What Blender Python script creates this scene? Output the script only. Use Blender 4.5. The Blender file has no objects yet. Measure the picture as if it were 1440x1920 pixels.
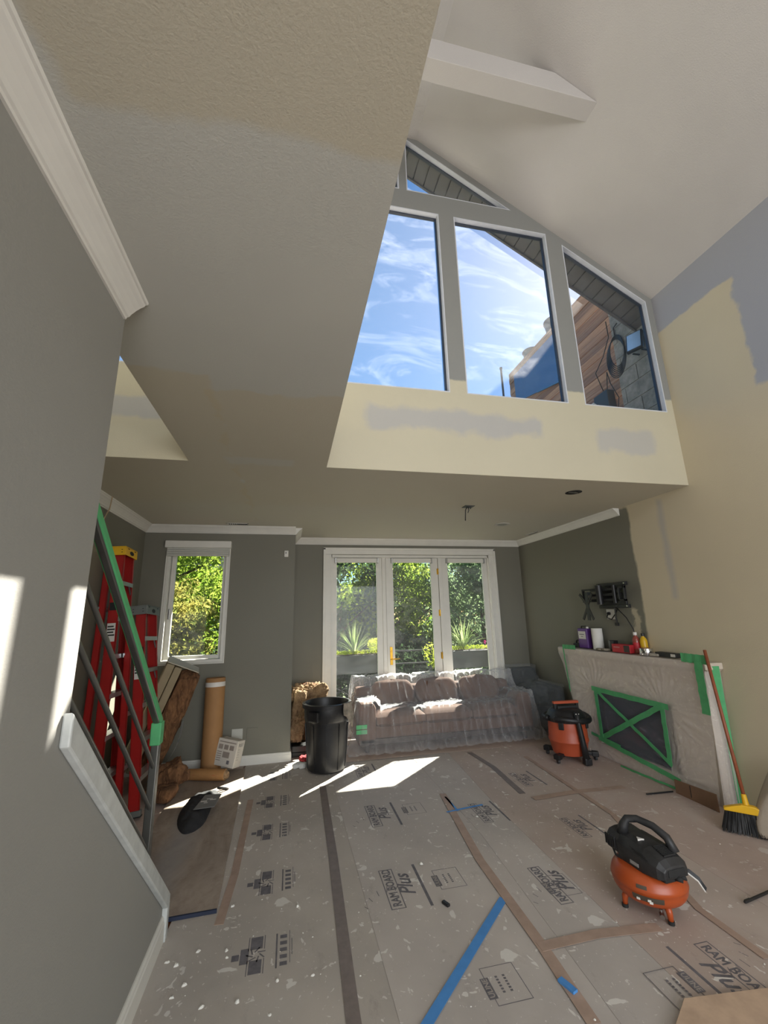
import bpy, bmesh, math, random
from mathutils import Vector, Matrix, noise
random.seed(7)
PI = math.pi
S = bpy.context.scene
COL = S.collection

# ------------------------------------------------------------------ camera
cam_d = bpy.data.cameras.new('camera')
cam = bpy.data.objects.new('camera', cam_d)
COL.objects.link(cam)
FPX = 789.57
cam_d.sensor_fit = 'VERTICAL'
cam_d.sensor_height = 24
cam_d.lens = FPX / 1920 * 24
cam_d.clip_start = 0.05
cam_d.clip_end = 300
R_ = Vector((0.97714192, -0.21127575, -0.02358424))
U_ = Vector((-0.02743055, -0.23531518, 0.97153195))
F_ = Vector((0.21081087, 0.94867767, 0.23573174))
EYE = Vector((0, 0, 1.62))
cam.matrix_world = Matrix(((R_.x, U_.x, -F_.x, 0), (R_.y, U_.y, -F_.y, 0), (R_.z, U_.z, -F_.z, 1.62), (0, 0, 0, 1)))
S.camera = cam

# ------------------------------------------------------------------ sky, sun, lights, exposure
SUN_DIR = Vector((1.05, 1.0, 1.26)).normalized()
world = bpy.data.worlds.new('sky')
S.world = world
world.use_nodes = True
wn, wl = world.node_tree.nodes, world.node_tree.links
wn.clear()
wo = wn.new('ShaderNodeOutputWorld')
bg = wn.new('ShaderNodeBackground')
sky = wn.new('ShaderNodeTexSky')
sky.sky_type = 'NISHITA'
sky.sun_disc = False
sky.sun_elevation = math.asin(SUN_DIR.z)
sky.sun_rotation = math.atan2(SUN_DIR.x, SUN_DIR.y)
sky.air_density = 1.0
sky.dust_density = 0.4
sky.ozone_density = 2.0
gmm = wn.new('ShaderNodeHueSaturation')
gmm.inputs['Saturation'].default_value = 1.5
gmm.inputs['Hue'].default_value = 0.492
gmm.inputs['Value'].default_value = 0.074
# thin streaky cirrus over the whole sky
tc = wn.new('ShaderNodeTexCoord')
mp = wn.new('ShaderNodeMapping')
mp.inputs['Rotation'].default_value = (0.3, 0.5, 0.9)
mp.inputs['Scale'].default_value = (1.2, 7.0, 3.0)
nz = wn.new('ShaderNodeTexNoise')
nz.inputs['Scale'].default_value = 1.6
nz.inputs['Detail'].default_value = 6
nz.inputs['Roughness'].default_value = 0.62
rp = wn.new('ShaderNodeValToRGB')
rp.color_ramp.elements[0].position = 0.69
rp.color_ramp.elements[0].color = (0, 0, 0, 1)
rp.color_ramp.elements[1].position = 0.86
rp.color_ramp.elements[1].color = (0.75, 0.75, 0.75, 1)
mx = wn.new('ShaderNodeMix')
mx.data_type = 'RGBA'
mx.inputs['B'].default_value = (0.6, 0.66, 0.7, 1)
wl.new(tc.outputs['Generated'], mp.inputs['Vector'])
wl.new(mp.outputs[0], nz.inputs['Vector'])
wl.new(nz.outputs['Fac'], rp.inputs['Fac'])
wl.new(sky.outputs[0], gmm.inputs['Color'])
wl.new(gmm.outputs[0], mx.inputs['A'])
wl.new(rp.outputs[0], mx.inputs['Factor'])
wl.new(mx.outputs['Result'], bg.inputs['Color'])
bg.inputs['Strength'].default_value = 1.0
wl.new(bg.outputs[0], wo.inputs['Surface'])

sun_d = bpy.data.lights.new('sun', 'SUN')
sun_d.energy = 19.0
sun_d.angle = math.radians(0.6)
sun_d.color = (1.0, 0.93, 0.82)
sun = bpy.data.objects.new('sun', sun_d)
COL.objects.link(sun)
sun.rotation_euler = SUN_DIR.to_track_quat('Z', 'Y').to_euler()


def area(name, loc, rot, sx, sy, power, color=(1, 1, 1)):
    d = bpy.data.lights.new(name, 'AREA')
    d.shape = 'RECTANGLE'
    d.size, d.size_y, d.energy, d.color = sx, sy, power, color
    o = bpy.data.objects.new(name, d)
    COL.objects.link(o)
    o.location = loc
    o.rotation_euler = rot
    return o


# fill lamps added at the rear wall, behind the camera, to brighten the room
area('rear_fill_low', (1.9, -3.1, 1.5), (math.radians(90), 0, 0), 4.8, 2.3, 115, (0.97, 0.98, 1.0))
area('rear_fill_high', (1.2, -3.1, 4.4), (math.radians(88), 0, 0), 4.2, 1.6, 42, (0.95, 0.97, 1.0))

S.view_settings.view_transform = 'Standard'
S.view_settings.look = 'None'
S.view_settings.gamma = 1
S.view_settings.use_curve_mapping = False
S.view_settings.exposure = 1.0


# ------------------------------------------------------------------ helpers
def ray(px, py):
    return F_ + R_ * ((px - 720) / FPX) - U_ * ((py - 960) / FPX)


def onz(px, py, z=0.0):
    d = ray(px, py)
    return EYE + d * ((z - EYE.z) / d.z)


def onx(px, py, x):
    d = ray(px, py)
    return EYE + d * (x / d.x)


class NT:
    """small node helper"""
    def __init__(s, name):
        s.m = bpy.data.materials.new(name)
        s.m.use_nodes = True
        s.n, s.l = s.m.node_tree.nodes, s.m.node_tree.links
        s.bsdf = s.n.get('Principled BSDF')
        s.out = s.n.get('Material Output')
        s._pos = None

    def link(s, a, b):
        if hasattr(a, 'is_output') or hasattr(a, 'node'):
            s.l.new(a, b)
        else:
            b.default_value = a

    def pos(s):
        if s._pos is None:
            g = s.n.new('ShaderNodeTexCoord')
            sp = s.n.new('ShaderNodeSeparateXYZ')
            s.l.new(g.outputs['Object'], sp.inputs[0])
            s._vec = g.outputs['Object']
            s._pos = (sp.outputs[0], sp.outputs[1], sp.outputs[2])
        return s._pos

    def vec(s):
        s.pos()
        return s._vec

    def math(s, op, a, b=0.0, clamp=False):
        k = s.n.new('ShaderNodeMath')
        k.operation = op
        k.use_clamp = clamp
        s.link(a, k.inputs[0])
        s.link(b, k.inputs[1])
        return k.outputs[0]

    def mapping(s, scale=(1, 1, 1), rot=(0, 0, 0), loc=(0, 0, 0)):
        k = s.n.new('ShaderNodeMapping')
        k.inputs['Scale'].default_value = scale
        k.inputs['Rotation'].default_value = rot
        k.inputs['Location'].default_value = loc
        s.l.new(s.vec(), k.inputs[0])
        return k.outputs[0]

    def noise(s, scale=5, detail=3, rough=0.5, vec=None, out='Fac', dist=0.0):
        k = s.n.new('ShaderNodeTexNoise')
        k.inputs['Scale'].default_value = scale
        k.inputs['Detail'].default_value = detail
        k.inputs['Roughness'].default_value = rough
        k.inputs['Distortion'].default_value = dist
        s.l.new(vec or s.vec(), k.inputs['Vector'])
        return k.outputs[out]

    def ramp(s, fac, a, b, ca=(0, 0, 0, 1), cb=(1, 1, 1, 1)):
        k = s.n.new('ShaderNodeValToRGB')
        k.color_ramp.elements[0].position = a
        k.color_ramp.elements[1].position = b
        k.color_ramp.elements[0].color = ca if len(ca) == 4 else (*ca, 1)
        k.color_ramp.elements[1].color = cb if len(cb) == 4 else (*cb, 1)
        s.l.new(fac, k.inputs[0])
        return k.outputs[0]

    def mix(s, fac, a, b):
        k = s.n.new('ShaderNodeMix')
        k.data_type = 'RGBA'
        s.link(fac, k.inputs['Factor'])
        for v, nm in ((a, 'A'), (b, 'B')):
            if isinstance(v, tuple):
                k.inputs[nm].default_value = (*v[:3], 1)
            else:
                s.l.new(v, k.inputs[nm])
        return k.outputs['Result']

    def step(s, c, edge, amp=0.0, soft=0.03, nse=None):
        """1 where c > edge (edge wobbling by amp)"""
        v = s.math('SUBTRACT', c, edge)
        if amp:
            w = s.math('MULTIPLY', s.math('SUBTRACT', nse, 0.5), amp)
            v = s.math('ADD', v, w)
        v = s.math('DIVIDE', v, soft)
        return s.math('ADD', v, 0.5, clamp=True)

    def region(s, u, u0, u1, v, v0, v1, amp=0.15, soft=0.03, sc=3.0):
        nse = s.noise(sc, 4, 0.6)
        nse2 = s.noise(sc * 1.37, 4, 0.6, dist=0.4)
        m = 1.0
        parts = []
        for c, e, sg, n_ in ((u, u0, 1, nse), (u, u1, -1, nse2), (v, v0, 1, nse2), (v, v1, -1, nse)):
            if e is None:
                continue
            k = s.step(c, e, amp, soft, n_)
            if sg < 0:
                k = s.math('SUBTRACT', 1.0, k)
            parts.append(k)
        m = parts[0]
        for k in parts[1:]:
            m = s.math('MULTIPLY', m, k)
        return m

    def bump(s, h, strength=0.2, dist=0.01):
        k = s.n.new('ShaderNodeBump')
        k.inputs['Strength'].default_value = strength
        k.inputs['Distance'].default_value = dist
        s.l.new(h, k.inputs['Height'])
        s.l.new(k.outputs[0], s.bsdf.inputs['Normal'])

    def base(s, c):
        if isinstance(c, tuple):
            s.bsdf.inputs['Base Color'].default_value = (*c[:3], 1)
        else:
            s.l.new(c, s.bsdf.inputs['Base Color'])

    def set(s, **k):
        for a, v in k.items():
            s.bsdf.inputs[a.replace('_', ' ')].default_value = v
        return s.m


def srgb(r, g, b):
    f = lambda c: (c / 255 / 12.92) if c / 255 <= 0.04045 else ((c / 255 + 0.055) / 1.055) ** 2.4
    return (f(r), f(g), f(b))


MC = {}


def mat(name, col, rough=0.5, metal=0.0, var=0.12, vscale=6.0, bump=0.0, bscale=60.0, spec=0.5, **kw):
    """simple procedural material with a mottled colour and optional fine relief"""
    if name in MC:
        return MC[name]
    t = NT(name)
    n1 = t.noise(vscale, 4, 0.6)
    dark = tuple(c * (1 - var) for c in col)
    lite = tuple(min(1, c * (1 + var)) for c in col)
    t.base(t.ramp(n1, 0.3, 0.7, dark, lite))
    t.set(Roughness=rough, Metallic=metal)
    t.bsdf.inputs['Specular IOR Level'].default_value = spec
    for k, v in kw.items():
        t.bsdf.inputs[k.replace('_', ' ')].default_value = v
    if bump:
        t.bump(t.noise(bscale, 4, 0.6), bump, 0.01)
    MC[name] = t.m
    return t.m


class MB:
    """collects shapes in world (or local) coordinates and builds ONE mesh object"""
    def __init__(s, org=(0, 0, 0), xf=None):
        s.v, s.f, s.o, s.xf = [], [], Vector(org), xf

    def add(s, vs, fs):
        b = len(s.v)
        for p in vs:
            p = Vector(p)
            if s.xf is not None:
                p = s.xf @ p
            s.v.append(p - s.o)
        s.f += [tuple(i + b for i in f) for f in fs]
        return s

    def box(s, x0, x1, y0, y1, z0, z1):
        vs = [(x, y, z) for x in (x0, x1) for y in (y0, y1) for z in (z0, z1)]
        return s.add(vs, [(0, 1, 3, 2), (4, 6, 7, 5), (0, 4, 5, 1), (2, 3, 7, 6), (0, 2, 6, 4), (1, 5, 7, 3)])

    def cbox(s, c, d, m=None):
        c, h = Vector(c), Vector(d) / 2
        vs = [Vector((x * h.x, y * h.y, z * h.z)) for x in (-1, 1) for y in (-1, 1) for z in (-1, 1)]
        if m is not None:
            vs = [m @ p for p in vs]
        return s.add([p + c for p in vs], [(0, 1, 3, 2), (4, 6, 7, 5), (0, 4, 5, 1), (2, 3, 7, 6), (0, 2, 6, 4), (1, 5, 7, 3)])

    def bar(s, a, b, w, h, up=(0, 0, 1)):
        a, b = Vector(a), Vector(b)
        z = (b - a)
        L = z.length
        z.normalize()
        u = Vector(up)
        x = u.cross(z)
        if x.length < 1e-4:
            x = Vector((1, 0, 0)).cross(z)
        x.normalize()
        y = z.cross(x)
        m = Matrix((x, y, z)).transposed()
        return s.cbox((a + b) / 2, (w, h, L), m)

    def prism(s, pts, ext):
        """pts: 3D polygon, extruded by vector ext"""
        n = len(pts)
        e = Vector(ext)
        vs = [Vector(p) for p in pts] + [Vector(p) + e for p in pts]
        fs = [tuple(range(n - 1, -1, -1)), tuple(range(n, 2 * n))]
        fs += [(i, (i + 1) % n, n + (i + 1) % n, n + i) for i in range(n)]
        return s.add(vs, fs)

    def cyl(s, a, b, r0, r1=None, n=20, caps=True):
        r1 = r0 if r1 is None else r1
        return s.tube([a, b], [r0, r1], n, caps)

    def tube(s, pts, r, n=12, caps=True):
        pts = [Vector(p) for p in pts]
        rs = r if isinstance(r, (list, tuple)) else [r] * len(pts)
        vs, fs = [], []
        prev = None
        for i, p in enumerate(pts):
            d = (pts[min(i + 1, len(pts) - 1)] - pts[max(i - 1, 0)]).normalized()
            if prev is None:
                x = Vector((0, 0, 1)).cross(d)
                if x.length < 1e-3:
                    x = Vector((1, 0, 0))
            else:
                x = prev - d * prev.dot(d)
            x.normalize()
            prev = x
            y = d.cross(x)
            for k in range(n):
                a = 2 * PI * k / n
                vs.append(p + (x * math.cos(a) + y * math.sin(a)) * rs[i])
        for i in range(len(pts) - 1):
            for k in range(n):
                fs.append((i * n + k, i * n + (k + 1) % n, (i + 1) * n + (k + 1) % n, (i + 1) * n + k))
        if caps:
            fs.append(tuple(range(n - 1, -1, -1)))
            fs.append(tuple((len(pts) - 1) * n + k for k in range(n)))
        return s.add(vs, fs)

    def lathe(s, c, prof, n=32, sx=1, sy=1, ang=0.0):
        """prof: (r,z) list bottom to top around vertical axis at c"""
        c = Vector(c)
        vs, fs = [], []
        for r, z in prof:
            for k in range(n):
                a = 2 * PI * k / n
                x, y = r * sx * math.cos(a), r * sy * math.sin(a)
                vs.append(c + Vector((x * math.cos(ang) - y * math.sin(ang), x * math.sin(ang) + y * math.cos(ang), z)))
        for i in range(len(prof) - 1):
            for k in range(n):
                fs.append((i * n + k, i * n + (k + 1) % n, (i + 1) * n + (k + 1) % n, (i + 1) * n + k))
        fs.append(tuple(range(n - 1, -1, -1)))
        fs.append(tuple((len(prof) - 1) * n + k for k in range(n)))
        return s.add(vs, fs)

    def grid(s, fn, nu, nv):
        vs = [fn(i / (nu - 1), j / (nv - 1)) for j in range(nv) for i in range(nu)]
        fs = [(j * nu + i, j * nu + i + 1, (j + 1) * nu + i + 1, (j + 1) * nu + i) for j in range(nv - 1) for i in range(nu - 1)]
        return s.add(vs, fs)

    def build(s, name, m, parent=None, bev=0.0, smooth=False, seg=2, fixn=True):
        me = bpy.data.meshes.new(name)
        me.from_pydata([tuple(p) for p in s.v], [], s.f)
        me.update()
        if fixn:
            bm = bmesh.new()
            bm.from_mesh(me)
            bmesh.ops.recalc_face_normals(bm, faces=bm.faces)
            bm.to_mesh(me)
            bm.free()
        o = bpy.data.objects.new(name, me)
        COL.objects.link(o)
        o.data.materials.append(m)
        if smooth:
            try:
                me.shade_smooth()
            except Exception:
                pass
            if smooth != 'all':
                try:
                    me.set_sharp_from_angle(angle=math.radians(38))
                except Exception:
                    pass
        if bev:
            b = o.modifiers.new('bevel', 'BEVEL')
            b.width = bev
            b.segments = seg
            b.limit_method = 'ANGLE'
            b.angle_limit = math.radians(40)
        if parent is not None:
            o.parent = parent
        return o


def tag(o, label, cat, group=None):
    o['label'], o['category'] = label, cat
    if group:
        o['group'] = group
    return o


def thing(name, label, cat, loc=(0, 0, 0), rz=0.0, group=None):
    o = bpy.data.objects.new(name, None)
    o.empty_display_size = 0.1
    COL.objects.link(o)
    o.location = loc
    o.rotation_euler = (0, 0, rz)
    return tag(o, label, cat, group)


def struct(o):
    o['kind'] = 'structure'
    return o


def text_mesh(txt, size, extrude=0.0, shear=0.0, xs=1.0):
    cu = bpy.data.curves.new('lettering', 'FONT')
    cu.body = txt
    cu.size = size
    cu.extrude = extrude
    cu.shear = shear
    cu.align_x = 'LEFT'
    cu.resolution_u = 2
    o = bpy.data.objects.new('lettering', cu)
    COL.objects.link(o)
    dg = bpy.context.evaluated_depsgraph_get()
    me = bpy.data.meshes.new_from_object(o.evaluated_get(dg))
    bpy.data.objects.remove(o)
    vs = [(v.co.x * xs, v.co.y, v.co.z) for v in me.vertices]
    fs = [tuple(p.vertices) for p in me.polygons]
    bpy.data.meshes.remove(me)
    return vs, fs


def frame4(mb, x0, x1, z0, z1, wl_, wr_, wb, wt, ya, yb):
    """mitred rectangular frame in an xz plane"""
    O = [(x0, z0), (x1, z0), (x1, z1), (x0, z1)]
    I = [(x0 + wl_, z0 + wb), (x1 - wr_, z0 + wb), (x1 - wr_, z1 - wt), (x0 + wl_, z1 - wt)]
    vs = [(p[0], y, p[1]) for y in (ya, yb) for p in O + I]
    fs = []
    for i in range(4):
        j = (i + 1) % 4
        fs += [(i, j, 4 + j, 4 + i), (8 + i, 12 + i, 12 + j, 8 + j), (i, 8 + i, 8 + j, j), (4 + i, 4 + j, 12 + j, 12 + i)]
    return mb.add(vs, fs)


def put_text(mb, txt, size, mtx, bold=0.0, shear=0.0, xs=1.0):
    vs, fs = text_mesh(txt, size, 0.0, shear, xs)
    offs = [(0, 0)] if not bold else [(0, 0), (bold, 0), (0, bold), (bold, bold)]
    for k, (a, b) in enumerate(offs):
        mb.add([mtx @ Vector((x + a, y + b, k * 0.00012)) for x, y, z in vs], fs)
    return mb


def rot(ax, deg):
    return Matrix.Rotation(math.radians(deg), 3, ax)


# ------------------------------------------------------------------ paint materials
XL, XR, YB, YL, YG, ZC = -1.74, 3.66, 6.28, 5.51, 3.12, 2.74
ZEAVE, SLOPE, XRIDGE = 4.81, 0.597, 0.96


def zslope(x):
    return ZEAVE + SLOPE * (XR - x) if x >= XRIDGE else ZEAVE + SLOPE * (XR - (2 * XRIDGE - x))


GREY = srgb(188, 188, 180)      # light grey paint of ceilings
LAV = srgb(160, 160, 166)       # cool grey wall paint
OLIVE = srgb(114, 112, 100)     # grey-green wall paint
CREAM = srgb(198, 186, 160)     # bare cream paint
TANP = srgb(188, 176, 146)


def paint(name, regions, base, bumpy=0.25):
    t = NT(name)
    x, y, z = t.pos()
    A = {'x': x, 'y': y, 'z': z}
    col = t.mix(t.ramp(t.noise(1.3, 3), 0.3, 0.7), tuple(c * 0.96 for c in base), tuple(c * 1.03 for c in base))
    for (u, u0, u1, v, v0, v1, c, amp, soft, op) in regions:
        m = t.region(A[u], u0, u1, A[v], v0, v1, amp, soft)
        m = t.math('MULTIPLY', m, op)
        col = t.mix(m, col, c)
    t.base(col)
    t.set(Roughness=0.62)
    t.bump(t.noise(140, 3, 0.6), bumpy, 0.004)
    return t.m


M_ceil = paint('ceiling_paint', [
    ('y', 2.05, None, 'x', -0.45, None, TANP, 0.25, 0.02, 0.5),
    ('y', 1.9, None, 'x', None, -0.42, TANP, 0.2, 0.02, 0.5),
    ('y', None, 0.80, 'x', -0.52, None, TANP, 0.10, 0.03, 0.5),
    ('y', 4.3, None, 'x', None, None, GREY, 0.2, 0.3, 0.35),
    ('y', 3.0, 3.13, 'x', -0.5, 0.0, GREY, 0.1, 0.04, 0.7)], GREY)
M_slope = paint('slope_ceiling_paint', [], srgb(190, 185, 180), 0.35)
M_wallR = paint('right_wall_paint', [
    ('y', 3.9, None, 'z', None, 2.72, OLIVE, 0.10, 0.03, 1.0),
    ('z', 4.40, None, 'y', None, None, LAV, 0.10, 0.02, 1.0),
    ('z', 3.35, None, 'y', None, 2.36, LAV, 0.25, 0.03, 1.0),
    ('y', 3.45, 3.52, 'z', 1.7, 2.7, LAV, 0.08, 0.05, 0.5),
    ('y', 3.97, 4.08, 'z', 1.30, 1.60, CREAM, 0.35, 0.03, 0.7)], CREAM)
M_gable = paint('gable_wall_paint', [
    ('z', 3.62, None, 'x', None, None, srgb(134, 134, 130), 0.10, 0.02, 1.0),
    ('x', 0.55, 2.15, 'z', 3.12, 3.30, LAV, 0.22, 0.06, 0.6),
    ('x', 2.75, 3.35, 'z', 3.03, 3.25, LAV, 0.18, 0.05, 0.5),
    ('x', None, -0.8, 'z', 3.06, 3.22, LAV, 0.1, 0.03, 0.6)], srgb(190, 182, 158))
M_olive = paint('olive_wall_paint', [], OLIVE)
M_fg = paint('stair_wall_paint', [], srgb(142, 141, 135), 0.2)
M_trim = mat('white_trim', srgb(214, 212, 204), 0.45, var=0.04)
M_trimg = mat('primed_trim', srgb(186, 189, 186), 0.5, var=0.12, vscale=14)
M_plain = paint('plain_wall_paint', [], srgb(176, 174, 164))

# ------------------------------------------------------------------ structure
# floor (hidden under the paper except at edges)
t = NT('wood_floor')
br = t.n.new('ShaderNodeTexBrick')
t.l.new(t.mapping((1, 1, 1), (0, 0, PI / 2)), br.inputs['Vector'])
br.inputs['Color1'].default_value = (*srgb(120, 72, 40), 1)
br.inputs['Color2'].default_value = (*srgb(96, 58, 34), 1)
br.inputs['Mortar'].default_value = (0.02, 0.01, 0.008, 1)
br.inputs['Scale'].default_value = 1
br.inputs['Mortar Size'].default_value = 0.002
br.inputs['Brick Width'].default_value = 1.0
br.inputs['Row Height'].default_value = 0.08
t.l.new(br.outputs[0], t.bsdf.inputs['Base Color'])
t.set(Roughness=0.35)
struct(MB().box(XL - 0.2, XR + 0.2, -3.2, YB + 0.2, -0.2, -0.004).build('floor', t.m))

# low ceiling: bay ceiling + the bridge running back over the camera
Y_ = YG + 0.003
pts = [(XL, YB), (XL, Y_), (-0.755, Y_), (-0.755, -3.2), (0.245, -3.2), (0.245, Y_), (XR, Y_), (XR, YB)]
c_ = MB()
c_.prism([(x, y, ZC) for x, y in pts], (0, 0, 0.26))
struct(c_.build('ceiling', M_ceil))

# sloped upper ceilings
for nm, xa, xb in (('ceiling_slope_right', XRIDGE + 0.17, XR + 0.15), ('ceiling_slope_left', XRIDGE - 0.17, -1.89)):
    za, zb = (ZEAVE + SLOPE * (XR - (XRIDGE + 0.17))), ZEAVE - SLOPE * 0.15
    m = MB().prism([(xa, -3.2, za), (xb, -3.2, zb), (xb, -3.2, zb + 0.25), (xa, -3.2, za + 0.25)], (0, YG + 3.2 + 0.0, 0))
    struct(m.build(nm, M_slope))
zr = ZEAVE + SLOPE * (XR - (XRIDGE + 0.17))
struct(MB().box(XRIDGE - 0.17, XRIDGE + 0.17, -3.2, YG, zr, zr + 0.3).build('ceiling_ridge', M_slope))
# collar tie beam
struct(MB().prism([(XRIDGE - 1.359, 2.09, 5.61), (2.319, 2.09, 5.61), (1.96, 2.09, 5.822), (-0.04, 2.09, 5.822)], (0, 0.147, 0)).build('trim_beam', M_slope, bev=0.004))

GT = 0.08          # thickness of the gable wall
# right wall, left wall, rear wall
struct(MB().prism([(XR, -3.2, 0), (XR, YB + 0.15, 0), (XR, YB + 0.15, 3.0), (XR, YG + GT, 3.0), (XR, YG + GT, ZEAVE + 0.1), (XR, -3.2, ZEAVE + 0.1)], (0.15, 0, 0)).build('wall_right', M_wallR))
struct(MB().prism([(XL, -3.2, 0), (XL, YL + 0.15, 0), (XL, YL + 0.15, 3.0), (XL, YG + GT, 3.0), (XL, YG + GT, ZEAVE + 0.1), (XL, -3.2, ZEAVE + 0.1)], (-0.15, 0, 0)).build('wall_left', M_olive))
rear = MB()  # unseen wall; its openings are added to let in fill light
y0, y1 = -3.35, -3.2
rear.box(XL, 0.3, y0, y1, 0, 2.9).box(0.3, 3.5, y0, y1, 0, 0.3).box(0.3, 3.5, y0, y1, 2.65, 2.9).box(3.5, XR, y0, y1, 0, 2.9)
rear.box(XL, XR, y0, y1, 2.9, 3.5).box(XL, -0.8, y0, y1, 3.5, 5.3).box(3.2, XR, y0, y1, 3.5, 5.3)
rear.prism([(XL, y0, 5.3), (XR, y0, 5.3), (XRIDGE, y0, 6.7)], (0, 0.15, 0))
struct(rear.build('wall_rear', M_plain))

# gable wall with four window openings: boxes around the openings
gy0, gy1 = YG, YG + GT
g = MB()
zs, zt, zt2 = 3.49, 5.42, 5.645


def gbox(x0, x1, z0, z1):
    g.box(x0, x1, gy0, gy1, z0, z1)


g.box(XL, XR, gy0, gy1, ZC + 0.0008, zs)
panes = [(-1.66, -0.74, 0), (-0.56, 0.14, 0), (0.30, 1.31, 0), (1.47, 2.48, 0), (2.66, 3.58, 1)]
HT = 0.09


def zopen(x):
    return zslope(x) - HT


# posts
for x0, x1 in ((-0.74, -0.56), (2.48, 2.66)):
    g.prism([(x0, gy0, zs), (x1, gy0, zs), (x1, gy0, zslope(x1) + 0.01), (x0, gy0, zslope(x0) + 0.01)], (0, GT, 0))
for x0, x1 in ((0.14, 0.30), (1.31, 1.47)):
    g.box(x0, x1, gy0, gy1, zs, zt)
for x0, x1 in ((XL, -1.66), (3.58, XR)):
    g.prism([(x0, gy0, zs), (x1, gy0, zs), (x1, gy0, zslope(x1)), (x0, gy0, zslope(x0))], (0, GT, 0))
# rail between big panes and upper triangles (ends meet the posts)
xa = 2.106
xe = 2 * XRIDGE - 2.48
g.prism([(xe, gy0, zt), (2.48, gy0, zt), (2.48, gy0, zslope(2.48)), (xa, gy0, zslope(xa)), (2.105, gy0, zt2), (2 * XRIDGE - 2.105, gy0, zt2), (2 * XRIDGE - xa, gy0, zslope(xa)), (xe, gy0, zslope(2.48))], (0, GT, 0))
# sloped head trims
for x0, x1 in ((2.66, 3.58), (-1.66, -0.74), (2.105, 0.96), (2 * XRIDGE - 2.105, 0.96)):
    x0b, x1b = x0, x1
    g.prism([(x0, gy0, zopen(x0)), (x1, gy0, zopen(x1)), (x1, gy0, zslope(x1) + 0.02), (x0, gy0, zslope(x0) + 0.02)], (0, GT, 0))
# king post
g.box(0.92, 1.00, gy0, gy1, zt2, 6.36)
struct(g.build('wall_gable', M_gable))

# bay walls: right part at YB (glazed doors), left part at YL (window), return wall
D0, D1, DT = 0.55, 3.12, 2.50            # rough opening of the doors
b = MB()
b.box(0.04, D0, YB, YB + 0.15, 0, ZC).box(D1, XR, YB, YB + 0.15, 0, ZC).box(D0, D1, YB, YB + 0.15, DT, ZC)
struct(b.build('wall_back', M_olive))
W0, W1, WZ0, WZ1 = -1.47, -0.76, 1.12, 2.50
b = MB()
b.box(XL, W0, YL, YL + 0.15, 0, ZC).box(W1, 0.04, YL, YL + 0.15, 0, ZC).box(W0, W1, YL, YL + 0.15, 0, WZ0).box(W0, W1, YL, YL + 0.15, WZ1, ZC)
struct(b.build('wall_back_left', M_olive))
struct(MB().box(-0.11, 0.04, YL + 0.15, YB + 0.15, 0, ZC).build('wall_return', M_olive))

# stair wall in the foreground + sloping half wall
fw = MB()
fw.prism([(-0.61, -3.2, 0), (-0.61, 2.84, 0), (-0.61, 2.84, 0.18), (-0.61, 1.47, 1.29), (-0.61, 1.47, ZC), (-0.61, -3.2, ZC)], (-0.145, 0, 0))
struct(fw.build('wall_stair', M_fg))
# capping trim on the half wall (raking + vertical end)
tr = MB()
xs_ = (-0.61, -0.582)
for (ya, za, yb, zb) in ((1.43, 1.285, 2.81, 0.155),):
    tr.prism([(xs_[0], ya, za), (xs_[0], yb, zb), (xs_[0], 2.86, 0.16), (xs_[0], 2.80, 0.225), (xs_[0], ya, za + 0.09)], (xs_[1] - xs_[0], 0, 0))
tr.prism([(-0.755, 1.475, 1.30), (-0.755, 2.84, 0.185), (-0.755, 2.84, 0.215), (-0.755, 1.475, 1.33)], (0.17, 0, 0))
tr.box(-0.76, -0.585, 2.82, 2.862, 0.0, 0.20)
struct(tr.build('trim_stair_cap', M_trimg, bev=0.006))


def crown(name, a, b_, nrm, z=ZC, sz=0.09, mitre0=True):
    """crown moulding along a->b (xy), nrm points into the room"""
    a, b_, n = Vector((*a, 0)), Vector((*b_, 0)), Vector((*nrm, 0))
    prof = [(0.0, -1.0), (0.10, -1.0), (0.13, -0.90), (0.22, -0.86), (0.30, -0.72), (0.48, -0.50), (0.66, -0.32), (0.80, -0.22), (0.86, -0.12), (0.95, -0.10), (1.0, -0.02), (1.0, 0.0), (0.0, 0.0)]
    m = MB()
    m.prism([a + n * (p * sz) + Vector((0, 0, z + q * sz)) for p, q in prof], b_ - a)
    return struct(m.build(name, M_trim))


crown('trim_crown_back', (0.04, YB), (XR, YB), (0, -1))
crown('trim_crown_left_section', (XL, YL), (0.04, YL), (0, -1))
crown('trim_crown_return', (0.04, YL), (0.04, YB), (1, 0), sz=0.085)
crown('trim_crown_right', (XR, 4.02), (XR, YB), (-1, 0), sz=0.085)
crown('trim_crown_left', (XL, 3.6), (XL, YL), (1, 0))
crown('trim_crown_stair', (-0.61, -3.2), (-0.61, 1.46), (1, 0), sz=0.075)


def baseb(name, a, b_, nrm, h=0.10, w=0.016):
    a, b_, n = Vector((*a, 0)), Vector((*b_, 0)), Vector((*nrm, 0))
    prof = [(0, 0), (w, 0), (w, h * 0.72), (w * 0.75, h * 0.80), (w * 0.75, h * 0.88), (w * 0.35, h), (0, h)]
    m = MB()
    m.prism([a + n * p + Vector((0, 0, q)) for p, q in prof], b_ - a)
    return struct(m.build(name, M_trim))


baseb('baseboard_left_section', (XL, YL), (0.04, YL), (0, -1))
baseb('baseboard_stair', (-0.61, -3.2), (-0.61, 2.84), (1, 0), h=0.12)
baseb('baseboard_return', (0.04, YL), (0.04, YB), (1, 0))
baseb('baseboard_back', (0.04, YB), (D0 - 0.1, YB), (0, -1))
baseb('baseboard_back_right', (D1 + 0.1, YB), (XR, YB), (0, -1))
baseb('baseboard_left', (XL, 3.0), (XL, YL), (1, 0))

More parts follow.
